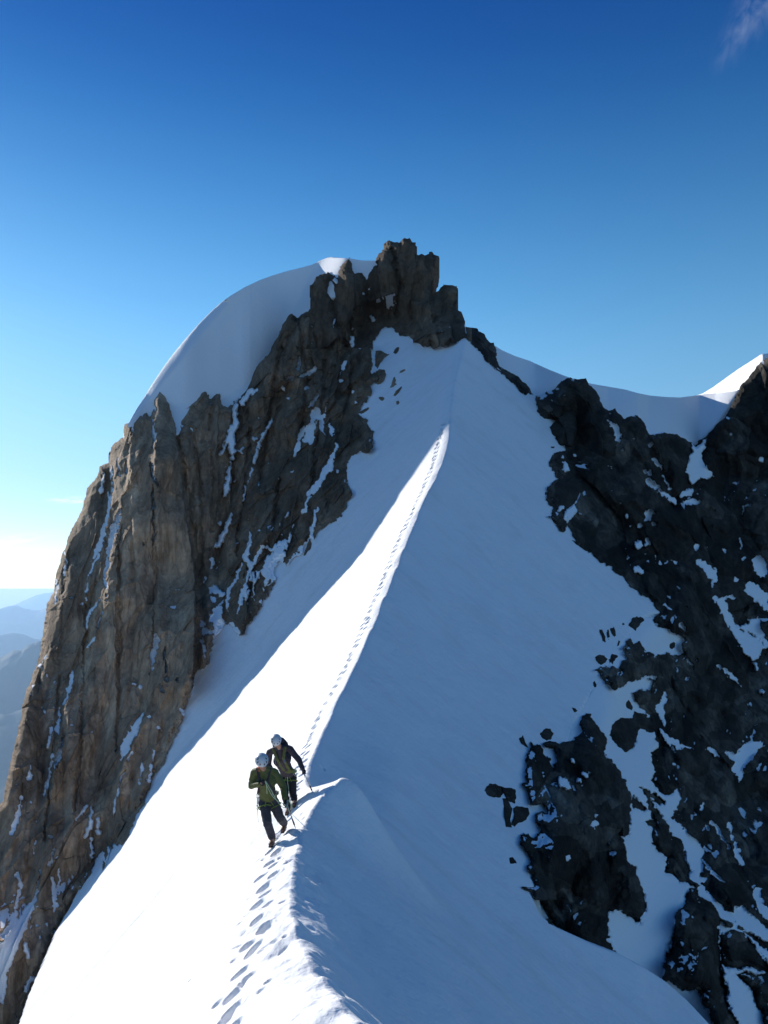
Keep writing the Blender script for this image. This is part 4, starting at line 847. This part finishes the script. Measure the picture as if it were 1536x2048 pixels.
rock(T4([(305,1005),(350,998),(372,1008),(388,1030),(368,1062),(335,1075),(310,1098),(296,1085),(308,1045)]), 'rust tinged triangular rock right of the narrow upright one', gC, 'R')
rock(T4([(268,1248),(300,1240),(312,1252),(328,1280),(300,1276),(280,1270)]), 'small lone flat rock in the snow left of the outcrop foot', gC, 'R')
rock(T4([(333,668),(352,653),(365,690),(382,716),(362,708),(342,690)]), 'pointed stone above the left side of the outcrop', gC, 'R')
rock(T4([(428,645),(460,620),(485,625),(500,648),(492,672),(470,684),(448,672)]), 'angular block above the middle of the outcrop', gC, 'R')
rock(T4([(588,520),(612,522),(618,545),(600,542)]), 'small stone just above the peak of the outcrop', gC, 'R')
rock(T4([(445,1548),(478,1538),(498,1545),(495,1572),(470,1565)]), 'small dark stone on the snow edge under the outcrop', gC, 'R')
rock(T5([(105,372),(130,318),(150,300),(215,330),(262,352),(250,400),(225,432),(180,430),(140,415),(118,395)]), 'big rounded block highest on the left edge of the right slope', gD, 'R', .45, 'boulder')
rock(T5([(188,478),(235,430),(300,385),(340,370),(345,440),(350,520),(320,600),(290,605),(240,570),(200,525)]), 'large angular block just below the highest rounded one', gD, 'R', .40, 'boulder')
rock(T5([(182,680),(205,648),(250,655),(280,690),(270,740),(215,755),(195,725)]), 'grey block beside small snow pockets on the left edge', gD, 'R', .45, 'boulder')
rock(T5([(170,920),(185,880),(240,820),(320,790),(375,830),(372,900),(345,945),(290,990),(240,980),(195,950)]), 'broad cracked block halfway down the left edge', gD, 'R', .40, 'boulder')
rock(T5([(190,1020),(215,985),(245,985),(275,1030),(290,1060),(272,1100),(270,1135),(240,1110),(205,1060)]), 'drooping block below the broad cracked one', gD, 'R', .45, 'boulder')
rock(T5([(190,598),(215,598),(212,607),(195,608)]), 'tiny flake of stone above the grey block', gD, 'R')
rock(T5([(155,880),(165,878),(166,898),(155,897)]), 'tiny pebble in the snow left of the broad cracked block', gD, 'R')
rock(T5([(325,1178),(360,1190),(395,1200),(410,1225),(438,1255),(400,1240),(350,1205)]), 'low dark ledge breaking the snow edge under the drooping block', gD, 'R')
rock(T6([(500,925),(540,890),(600,890),(640,925),(650,970),(620,1030),(575,1020),(520,985)]), 'mid-sized rounded block left of the dusty snow runnel', gD, 'R', .45, 'boulder')
rock(T6([(330,1165),(385,1115),(450,1115),(520,1140),(545,1180),(515,1260),(490,1335),(440,1368),(345,1290),(318,1240)]), 'largest rounded block above the snow gully right of the outcrop', gD, 'R', .5, 'boulder')

# ------------------------------------------------------------------ the two climbers
def pmat(name, col_, rough_=.8, scale=40, amt=.25, spec=.3):
    m, t, b = newmat(name); co = N(t, 'ShaderNodeTexCoord').outputs['Object']
    n = noise(t, co, scale, 3); c = mixc(t, n, tuple(x*(1-amt) for x in col_), tuple(min(1, x*(1+amt)) for x in col_))
    t.links.new(c, b.inputs['Base Color']); b.inputs['Roughness'].default_value = rough_; b.inputs['Specular IOR Level'].default_value = spec
    t.links.new(bump(t, noise(t, co, scale*.5, 3), .01, .5), b.inputs['Normal']); return m
M = dict(skin=pmat('skin', (.42,.22,.15), .6), olive=pmat('olive_shell', (.10,.105,.032), .7, 12, .35), plum=pmat('dark_shell', (.055,.04,.05), .7, 12, .3), pants=pmat('charcoal_cloth', (.05,.045,.055), .85, 14, .3),
  black=pmat('black_cloth', (.022,.02,.025), .85), helmet=pmat('white_helmet', (.50,.52,.56), .35, 6, .06, .5), vent=pmat('vent_dark', (.03,.03,.04)), boot=pmat('boot_leather', (.14,.075,.05), .6), sole=pmat('rubber', (.03,.03,.03)),
  metal=pmat('grey_metal', (.38,.39,.41), .35, 30, .1, .6), rope=pmat('rope_fibre', (.42,.52,.34), .8, 120, .4), red=pmat('orange_collar', (.45,.10,.04), .8), green=pmat('green_webbing', (.12,.17,.04), .8), blue=pmat('blue_strap', (.10,.12,.30), .8), lens=pmat('dark_lens', (.02,.015,.015), .2))
M['metal'].node_tree.nodes['Principled BSDF'].inputs['Metallic'].default_value = .8
def tube(bm, p0, r0, p1, r1, n=12, flat=1.0):
    p0 = Vector(p0); p1 = Vector(p1); ax = (p1-p0)
    if ax.length < 1e-6: return
    z = ax.normalized(); x_ = z.orthogonal().normalized(); y_ = z.cross(x_); rows = []
    for t_k, cc_, rr in ((-1,.0,.25),(-1,.3,.8),(0,0,1),(1,0,1),(1,.3,.8),(1,.0,.25)): pass
    prof = [(-.95, .30), (-.7, .71), (0, 1.0)]
    L_ = ax.length
    st = [(a*r0, b*r0) for a, b in prof]+[(L_+a*r1, b*r1) for a, b in ((0, 1.0), (.7, .71), (.95, .30))]
    for h_, rr in st:
        rows.append([bm.verts.new(p0+z*h_+(x_*math.cos(2*math.pi*k/n)+y_*math.sin(2*math.pi*k/n))*rr) for k in range(n)])
    for a, b in zip(rows[:-1], rows[1:]):
        for k in range(n): bm.faces.new((a[k], a[(k+1) % n], b[(k+1) % n], b[k]))
    bm.faces.new(rows[0][::-1]); bm.faces.new(rows[-1])
def ell(bm, c_, rad, rot=None, n=16):
    mt = Matrix.Translation(Vector(c_)) @ (rot.to_4x4() if rot else Matrix.Identity(4)) @ Matrix.Diagonal((*rad, 1))
    bmesh.ops.create_uvsphere(bm, u_segments=n, v_segments=max(8, n*2//3), radius=1.0, matrix=mt)
def link(name, me, mat, parent=None, root=None, smooth=True):
    me.materials.clear(); me.materials.append(mat)
    for p_ in me.polygons: p_.use_smooth = smooth
    o = bpy.data.objects.new(name, me); C.objects.link(o)
    if parent: o.parent = parent
    return o
def solid(name, build, mat, parent, voxel=None, org=Vector((0,0,0)), wrinkle=0, sub=0):
    bm = bmesh.new(); build(bm)
    for v in bm.verts: v.co -= org
    bmesh.ops.recalc_face_normals(bm, faces=bm.faces)
    me = bpy.data.meshes.new(name); bm.to_mesh(me); bm.free()
    if voxel:
        tmp = bpy.data.objects.new('tmp', me); C.objects.link(tmp)
        md = tmp.modifiers.new('r', 'REMESH'); md.mode = 'VOXEL'; md.voxel_size = voxel
        ms = tmp.modifiers.new('s', 'SMOOTH'); ms.factor = .5; ms.iterations = 3
        dg = bpy.context.evaluated_depsgraph_get(); me2 = bpy.data.meshes.new_from_object(tmp.evaluated_get(dg))
        bpy.data.objects.remove(tmp); bpy.data.meshes.remove(me); me = me2; me.name = name
        if wrinkle:
            n_ = len(me.vertices); co = np.empty(n_*3, np.float32); me.vertices.foreach_get('co', co); co = co.reshape(-1, 3).astype(float)
            nn = np.empty(n_*3, np.float32); me.vertices.foreach_get('normal', nn); nn = nn.reshape(-1, 3)
            w_ = fbm(co*np.array([14, 14, 26]), 3, 91); co += nn*(w_*wrinkle)[:,None]
            me.vertices.foreach_set('co', co.astype(np.float32).ravel()); me.update()
    return link(name, me, mat, parent)
def hand(bm, w, d, curl_to, r=.011):
    """palm and five bent fingers closing round an axis; w wrist, d unit vector down the hand, curl_to the side the fingers close to"""
    w = Vector(w); d = Vector(d).normalized(); c_ = Vector(curl_to).normalized(); s = d.cross(c_).normalized(); c_ = s.cross(d).normalized()
    for k in range(4): tube(bm, w+s*(k-1.5)*.008, .016, w+d*.075+s*(k-1.5)*.02, .013, 8)
    for k, L_ in enumerate((.030, .034, .032, .025)):
        a = w+d*.078+s*(k-1.5)*.021; b = a+d*L_*.8+c_*L_*.5; e = b+c_*L_*.9-d*L_*.15; f = e-d*L_*.7+c_*L_*.1
        tube(bm, a, r, b, r*.95, 8); tube(bm, b, r*.95, e, r*.88, 8); tube(bm, e, r*.88, f, r*.75, 8)
    a = w+d*.025-s*.032; b = a+d*.03-s*.014+c_*.022; e = b+d*.02+c_*.03+s*.010
    tube(bm, a, r*1.2, b, r*1.1, 8); tube(bm, b, r*1.05, e, r*.9, 8)
def person(J, org, look, mats, label, extras):
    root = bpy.data.objects.new('person', None); C.objects.link(root); root.location = org
    root['label'] = label; root['category'] = 'climber'; root['group'] = 'climbers walking down the snow ridge'
    V3 = {k: Vector(v) for k, v in J.items()}
    f = Vector(look).normalized(); hc = V3['head']; up = (Vector((0,0,1))-f*f.z).normalized(); rt = f.cross(up).normalized()
    rot = Matrix((rt, up, -f)).transposed()           # local x right, y up, -z forward
    def hp(a, b, c_): return hc+rt*a+up*b+f*c_
    mid = lambda a, b, t_=.5: V3[a].lerp(V3[b], t_)
    def body(bm):
        ell(bm, hp(0,.01,0), (.073,.105,.092), rot); ell(bm, hp(0,-.055,.028), (.052,.055,.058), rot)
        ell(bm, hp(0,-.008,.088), (.013,.026,.022), rot); ell(bm, hp(0,-.055,.082), (.022,.008,.012), rot); ell(bm, hp(0,.03,.078), (.05,.012,.014), rot)
        for s_ in (-1, 1): ell(bm, hp(s_*.075,-.005,-.005), (.012,.03,.018), rot); ell(bm, hp(s_*.03,-.02,.07), (.022,.02,.015), rot)
        tube(bm, hc-up*.03-f*.02, .055, V3['neck'], .06)
        tube(bm, V3['neck'], .075, V3['chest'], .12); tube(bm, V3['chest'], .13, V3['pelvis'], .12)
        for s_ in 'lr':
            tube(bm, V3['neck'], .06, V3['sh'+s_], .055); tube(bm, V3['sh'+s_], .052, V3['el'+s_], .042); tube(bm, V3['el'+s_], .042, V3['wr'+s_], .028)
            hand(bm, V3['wr'+s_], V3['hd'+s_]-V3['wr'+s_], V3['cu'+s_])
            tube(bm, V3['pelvis'], .10, V3['hi'+s_], .10); tube(bm, V3['hi'+s_], .095, V3['kn'+s_], .062); tube(bm, V3['kn'+s_], .062, V3['an'+s_], .042); tube(bm, V3['an'+s_], .045, V3['to'+s_], .03)
    solid('body', body, M['skin'], root, .0085, org)
    def jacket(bm):
        tube(bm, V3['neck']-(V3['neck']-V3['chest'])*.1, .085, V3['chest'], .165); ell(bm, V3['chest'], (.20,.14,.17)); tube(bm, V3['chest'], .155, mid('chest','pelvis',.8), .155); ell(bm, mid('chest','pelvis',.85), (.17,.135,.12))
        for s_ in 'lr':
            tube(bm, V3['neck'], .07, V3['sh'+s_], .075); tube(bm, V3['sh'+s_], .078, V3['el'+s_], .066); tube(bm, V3['el'+s_], .066, V3['wr'+s_], .048)
    jk = solid('jacket', jacket, mats['jacket'], root, .011, org, .010)
    def trousers(bm):
        ell(bm, V3['pelvis'], (.165,.13,.12))
        for s_ in 'lr':
            tube(bm, V3['pelvis'], .12, V3['hi'+s_], .115); tube(bm, V3['hi'+s_], .108, V3['kn'+s_], .083); tube(bm, V3['kn'+s_], .083, V3['an'+s_].lerp(V3['kn'+s_], .08), .072)
    solid('trousers', trousers, mats['pants'], root, .011, org, .010)
    for s_ in 'lr':
        a, t_ = V3['an'+s_], V3['to'+s_]
        def boot(bm, a=a, t_=t_, s_=s_):
            k = (V3['kn'+s_]-a).normalized(); dwn = Vector((0,0,-1)); heel = a-(t_-a).normalized()*.03+dwn*.055
            tube(bm, a+k*.09, .062, a, .058); tube(bm, a+dwn*.01, .055, heel, .045); tube(bm, a+dwn*.04, .050, t_, .042); tube(bm, heel, .045, t_, .040)
        b_ = solid('boot', boot, M['boot'], root, .010, org)
        def sole(bm, a=a, t_=t_):
            h = a-(t_-a).normalized()*.035+Vector((0,0,-.095)); q = t_+Vector((0,0,-.032))+(t_-a).normalized()*.02
            for w_ in (-.022, 0, .022): tube(bm, h+Vector((w_,0,0)), .020, q+Vector((w_,0,0)), .018, 8)
        solid('sole', sole, M['sole'], b_, .010, org)
        def glove(bm, s_=s_):
            hand(bm, V3['wr'+s_], V3['hd'+s_]-V3['wr'+s_], V3['cu'+s_], .0145); tube(bm, V3['wr'+s_].lerp(V3['el'+s_], .12), .046, V3['wr'+s_], .040)
        solid('glove', glove, M['black'], root, .006, org)
    # helmet: an open shell with a rim and vents
    def shell(bm):
        bmesh.ops.create_uvsphere(bm, u_segments=36, v_segments=24, radius=1.0)
        bmesh.ops.delete(bm, geom=[v for v in bm.verts if v.co.z < -.12-.25*max(0, -v.co.y)*0], context='VERTS')
        for v in bm.verts:
            x_, y_, z_ = v.co; rib = 1+.022*math.cos(6*math.atan2(x_, z_+.2))*(1-abs(y_))
            lift = -.16*max(0, -y_)                                   # lower at the back of the head
            p_ = Vector((x_*.120*rib, (z_*.122+.030+lift*.12)*rib, y_*.146*rib)); v.co = hc+rt*p_.x+up*p_.y+f*p_.z
        g = bmesh.ops.extrude_face_region(bm, geom=bm.faces[:]); vs = [e for e in g['geom'] if isinstance(e, bmesh.types.BMVert)]
        for v in vs: v.co = (hc+up*.02)+(v.co-(hc+up*.02))*.93
    hm = solid('helmet', shell, mats['helmet'], root, None, org)
    for (az_, el_v) in ((-48, 30), (-20, 24), (20, 24), (48, 30), (-70, 48), (70, 48)):
        a = R(az_); e = R(el_v); dirv = rt*math.sin(a)*math.cos(e)*.120+f*math.cos(a)*math.cos(e)*.146+up*(math.sin(e)*.122)
        p_ = hc+up*.035+dirv*.985; n_ = dirv.normalized(); tx_ = n_.cross(up).normalized(); rm_ = Matrix((tx_, n_.cross(tx_), n_)).transposed()
        solid('vent', lambda bm, p_=p_, rm_=rm_: ell(bm, p_, (.010, .022, .007), rm_, 10), M['vent'], hm, None, org)
    def strap(bm):
        for s_ in (-1, 1): tube(bm, hp(s_*.082,.02,.0), .006, hp(s_*.05,-.095,.035), .006, 6); tube(bm, hp(s_*.05,-.095,.035), .006, hp(0,-.115,.045), .006, 6)
    solid('chin_strap', strap, M['black'], root, None, org)
    def glasses(bm):
        for s_ in (-1, 1): ell(bm, hp(s_*.033,.008,.088), (.028,.016,.008), rot, 12)
        tube(bm, hp(-.07,.012,.05), .004, hp(.07,.012,.05), .004, 6)
    solid('sunglasses', glasses, M['lens'], root, None, org)
    # harness
    def harness(bm):
        c_ = V3['pelvis']+Vector((0,0,.10)); n_ = 28
        for k in range(n_):
            a0, a1 = 2*math.pi*k/n_, 2*math.pi*(k+1)/n_
            for dz in (-.014, .014): tube(bm, c_+Vector((math.cos(a0)*.178, math.sin(a0)*.145, dz)), .014, c_+Vector((math.cos(a1)*.178, math.sin(a1)*.145, dz)), .014, 6)
        for s_ in 'lr':
            h_ = V3['hi'+s_].lerp(V3['kn'+s_], .22); dl = (V3['kn'+s_]-V3['hi'+s_]).normalized(); u_ = dl.orthogonal().normalized(); v_ = dl.cross(u_)
            for k in range(20):
                a0, a1 = 2*math.pi*k/20, 2*math.pi*(k+1)/20
                tube(bm, h_+(u_*math.cos(a0)+v_*math.sin(a0))*.116, .012, h_+(u_*math.cos(a1)+v_*math.sin(a1))*.116, .012, 6)
            tube(bm, c_+Vector((0,-.15,0)), .010, h_+Vector((0,-.09,0)), .010, 6)
    hn = solid('harness', harness, M['green'], root, None, org)
    extras(root, V3, org, hp, hn)
    return root
def ring(bm, c_, a_, b_, nrm, upv, r=.005):
    nrm = Vector(nrm).normalized(); u_ = Vector(upv).normalized(); v_ = nrm.cross(u_).normalized(); n_ = 16
    P_ = [c_+u_*math.cos(2*math.pi*k/n_)*a_+v_*math.sin(2*math.pi*k/n_)*b_ for k in range(n_)]
    for k in range(n_): tube(bm, P_[k], r, P_[(k+1) % n_], r, 6)
def W(px, py, d): return Vector(at(px, py, d))
def hd(px, py): return float(Hdepth(np.array([float(px)]), np.array([float(py)]), 8, 40, 600)[0])
dA = hd(543, 1690); dA2 = hd(567, 1660)
kA = dA/14.05
def a_(px, py, off): return W(px, py, dA+off)
orgA = a_(545, 1692, 0)
JA = dict(head=a_(523, 1522, -.25), neck=a_(527, 1537, -.02), chest=a_(531, 1563, .06), pelvis=a_(537, 1597, .22),
 shl=a_(509, 1545, .06), ell=a_(503, 1571, .06), wrl=a_(519, 1569, -.16), hdl=a_(530, 1563, -.22), cul=(0.2, .9, .3),
 shr=a_(549, 1545, .10), elr=a_(566, 1573, .12), wrr=a_(570, 1598, -.04), hdr=a_(573, 1610, -.08), cur=(-1, -.3, 0),
 hil=a_(529, 1606, .20), knl=a_(535, 1646, -.02), anl=a_(545, 1677, .04), tol=a_(541, 1689, -.12),
 hir=a_(547, 1605, .24), knr=a_(560, 1635, .22), anr=W(569, 1647, dA2+.05), tor=W(565, 1660, dA2-.10))
def extraA(root, V3, org, hp, hn):
    solid('collar', lambda bm: (tube(bm, V3['neck'].lerp(V3['shl'], .15), .072, V3['neck'].lerp(V3['shl'], .7), .070)), M['red'], root, .012, org)
    def cb(bm): ring(bm, V3['pelvis']+Vector((.13,-.17,.13)), .065, .035, (0,-1,0), (.25,0,1), .006)
    solid('carabiner', cb, M['metal'], hn, None, org)
    for k, (dx, dz, hl) in enumerate(((-.18, .02, .13), (-.20, -.02, .17), (-.16, 0, .10))):
        def gr(bm, dx=dx, dz=dz, hl=hl):
            p_ = V3['pelvis']+Vector((dx,-.05+.04*dz,.06)); ring(bm, p_, .04, .02, (.3,-1,0), (0,0,1), .005); tube(bm, p_-Vector((0,0,.04)), .009, p_-Vector((0,0,hl)), .009, 6); ring(bm, p_-Vector((0,0,hl+.035)), .04, .02, (.6,-1,0), (0,0,1), .005)
        solid('quickdraw', gr, M['metal'] if k != 1 else M['green'], hn, None, org)
    solid('sling', lambda bm: tube(bm, V3['pelvis']+Vector((-.19,-.06,-.12)), .007, V3['pelvis']+Vector((-.18,-.06,-.42)), .006, 6), M['black'], hn, None, org)
    def st(bm):
        for s_, e_ in (('shl','l'), ('shr','r')):
            a = V3['neck'].lerp(V3[s_], .65)+Vector((0,-.06,.06)); b = V3['chest'].lerp(V3[s_], .35)+Vector((0,-.17,-.02)); c_ = V3['chest'].lerp(V3['pelvis'], .6)+Vector((.15 if e_ == 'r' else -.15,-.12,0))
            for w_ in (-.012, .012): tube(bm, a+Vector((w_,0,0)), .013, b+Vector((w_,0,0)), .013, 6); tube(bm, b+Vector((w_,0,0)), .013, c_+Vector((w_,0,0)), .012, 6)
    solid('shoulder_strap', st, M['plum'], root, None, org)
person(JA, orgA, (.16, -.66, -.72), dict(jacket=M['olive'], pants=M['pants'], helmet=M['helmet']), 'front climber in olive green jacket and grey-white helmet, head bowed, hand at the chest', extraA)

dB = hd(573, 1628); dB2 = hd(588, 1610)
def b_(px, py, off): return W(px, py, dB+off)
orgB = b_(579, 1624, 0)
JB = dict(head=b_(552, 1481, -.16), neck=b_(559, 1495, .12), chest=b_(564, 1521, .20), pelvis=b_(577, 1551, .42),
 shl=b_(539, 1505, .14), ell=b_(537, 1530, .16), wrl=b_(547, 1546, -.04), hdl=b_(553, 1553, -.10), cul=(.4, -.6, .3),
 shr=b_(579, 1497, .12), elr=b_(598, 1520, -.02), wrr=b_(606, 1539, -.18), hdr=b_(609, 1549, -.22), cur=(.1, -1, -.1),
 hil=b_(568, 1557, .38), knl=b_(570, 1592, .12), anl=b_(576, 1614, .16), tol=b_(573, 1626, -.02),
 hir=b_(584, 1556, .42), knr=b_(586, 1588, .26), anr=W(589, 1600, dB2+.10), tor=W(588, 1610, dB2-.04))
def extraB(root, V3, org, hp, hn):
    def vest(bm):
        c_ = V3['chest']; p_ = V3['pelvis']
        for s_ in ('shl', 'shr'):
            a = V3['neck'].lerp(V3[s_], .60)+Vector((0,-.07,.04)); b = c_.lerp(V3[s_], .3)+Vector((0,-.17,0)); e = c_.lerp(p_, .55)+Vector((.10 if s_ == 'shr' else -.02,-.16,0))
            for w_ in (-.022, 0, .022): tube(bm, a+Vector((w_,0,0)), .016, b+Vector((w_,0,0)), .018, 6); tube(bm, b+Vector((w_,0,0)), .018, e+Vector((w_,0,0)), .018, 6)
        ell(bm, c_.lerp(p_, .62)+Vector((.02,-.03,0)), (.168,.14,.085))
    solid('vest', vest, M['olive'], root, .012, org, .006)
    solid('buckle_strap', lambda bm: tube(bm, V3['chest']+Vector((.07,-.19,.08)), .012, V3['chest']+Vector((.10,-.19,-.02)), .012, 6), M['blue'], root, None, org)
    solid('buckle_strap', lambda bm: tube(bm, V3['chest']+Vector((-.13,-.17,.05)), .012, V3['chest']+Vector((-.12,-.17,-.03)), .012, 6), M['blue'], root, None, org)
    solid('carabiner', lambda bm: ring(bm, V3['pelvis']+Vector((.16,-.10,.06)), .06, .03, (.4,-1,0), (-.5,0,1), .006), M['metal'], hn, None, org)
person(JB, orgB, (.08, -.60, -.78), dict(jacket=M['plum'], pants=M['black'], helmet=M['helmet']), 'rear climber in dark jacket with olive vest, bent forward and leaning on an ice axe', extraB)

# backpack worn by the rear climber
VB = {k: Vector(v) for k, v in JB.items()}
bp = bpy.data.objects.new('backpack', None); C.objects.link(bp); bc = VB['chest'].lerp(VB['neck'], .35)+Vector((-.02,.24,.10)); bp.location = bc
bp['label'] = 'dark backpack with its lid showing behind the rear climber\'s helmet'; bp['category'] = 'backpack'
axis = (VB['neck']-VB['pelvis']).normalized()
solid('pack_body', lambda bm: (tube(bm, bc-axis*.24+Vector((-.06,0,0)), .11, bc+axis*.14+Vector((-.06,0,0)), .12), tube(bm, bc-axis*.24+Vector((.06,0,0)), .11, bc+axis*.14+Vector((.06,0,0)), .12)), M['black'], bp, .014, bc, .008)
solid('lid', lambda bm: ell(bm, bc+axis*.25+Vector((0,-.02,.0)), (.15,.12,.075)), M['plum'], bp, .012, bc, .006)
solid('strap', lambda bm: (tube(bm, bc+axis*.30+Vector((-.13,-.04,0)), .009, bc+axis*.05+Vector((-.17,-.08,0)), .009, 6), ring(bm, bc+axis*.30+Vector((-.14,-.05,0)), .035, .02, (0,-1,0), (0,0,1), .006)), M['metal'], bp, None, bc)

def ice_axe(top, tip, label):
    top = Vector(top); tip = Vector(tip); o = bpy.data.objects.new('ice_axe', None); C.objects.link(o); o.location = tip; o['label'] = label; o['category'] = 'ice axe'; o['group'] = "the climbers' ice axes"
    ax = (tip-top).normalized(); sd_ = ax.cross(Vector((0,-1,0))).normalized(); fw = ax.cross(sd_).normalized()*-1
    solid('shaft', lambda bm: [tube(bm, top+fw*.004*s, .0105, tip-ax*.06+fw*.004*s, .010, 8) for s in (-1, 1)], M['metal'], o, None, tip)
    solid('grip', lambda bm: tube(bm, top.lerp(tip, .62), .0145, top.lerp(tip, .86), .0145, 10), M['sole'], o, None, tip)
    solid('spike', lambda bm: tube(bm, tip-ax*.06, .010, tip+ax*.03, .002, 8), M['metal'], o, None, tip)
    def head(bm):
        for k in range(6):
            a0 = k/6; a1 = (k+1)/6
            q0 = top+fw*(.15*a0)+ax*(.035*a0*a0)-ax*.012; q1 = top+fw*(.15*a1)+ax*(.035*a1*a1)-ax*.012
            tube(bm, q0, .011*(1-a0*.6), q1, .011*(1-a1*.6), 6)
        tube(bm, top-ax*.012, .010, top-fw*.07-ax*.004, .009, 6); 
        for w_ in (-.016, 0, .016): tube(bm, top-fw*.06, .006, top-fw*.095+sd_*w_+ax*.01, .006, 6)
    solid('axe_head', head, M['metal'], o, None, tip)
tA = a_(591, 1656, .02); tA = Vector(at(591, 1656, min(hd(591, 1656), dA+.5)))
ice_axe(VA_top := a_(573.5, 1608, -.10), tA, 'ice axe planted beside the front climber\'s boots')
tB = Vector(at(626, 1586, hd(626, 1586) if not math.isnan(hd(626, 1586)) and hd(626, 1586) < dB+1.5 else dB-.2))
ice_axe(b_(608.5, 1547, -.24), tB, 'ice axe in the rear climber\'s outstretched hand, its spike in the snow hump')

# rope
VA = {k: Vector(v) for k, v in JA.items()}
def curve_pts(P_, n=10):
    P_ = [Vector(p_) for p_ in P_]; out = []
    for k in range(len(P_)-1):
        p0 = P_[max(k-1, 0)]; p1 = P_[k]; p2 = P_[k+1]; p3 = P_[min(k+2, len(P_)-1)]
        for j in range(n):
            t_ = j/n; out.append(.5*((2*p1)+(-p0+p2)*t_+(2*p0-5*p1+4*p2-p3)*t_*t_+(-p0+3*p1-3*p2+p3)*t_**3))
    return out+[P_[-1]]
def rope_bm(bm, P_, r=.0058):
    q = curve_pts(P_); rows = []
    for k, p_ in enumerate(q):
        t_ = (q[min(k+1, len(q)-1)]-q[max(k-1, 0)]).normalized(); x_ = t_.cross(Vector((0,1,.1))).normalized(); y_ = t_.cross(x_)
        rows.append([bm.verts.new(p_+(x_*math.cos(2*math.pi*j/8)+y_*math.sin(2*math.pi*j/8))*r) for j in range(8)])
    for a, b in zip(rows[:-1], rows[1:]):
        for k in range(8): bm.faces.new((a[k], a[(k+1) % 8], b[(k+1) % 8], b[k]))
    bm.faces.new(rows[0][::-1]); bm.faces.new(rows[-1])
def rope_all(bm):
    h = VA['hdl']; low = a_(572, 1611, -.16)
    rope_bm(bm, [h, a_(537, 1578, -.24), a_(549, 1597, -.22), low, a_(579, 1622, .0), W(590, 1634, dB-.55), W(604, 1640, dB-.3), W(598, 1630, dB-.1), W(584, 1612, dB+.0), W(576, 1570, dB+.22), VB['pelvis']+Vector((0,-.17,.10))])
    rope_bm(bm, [VA['pelvis']+Vector((.0,-.17,.10)), a_(533, 1570, -.26), h+Vector((.01,-.01,.01)), a_(542, 1580, -.25), a_(553, 1600, -.2), a_(565, 1614, -.14), low+Vector((.02,0,-.02)), a_(577, 1600, -.10), a_(582, 1612, -.05), a_(583, 1628, 0)])
ro = solid('rope', rope_all, M['rope'], None, None, Vector((0,0,0))); ro['label'] = 'thin pale green rope running between the two climbers'; ro['category'] = 'rope'
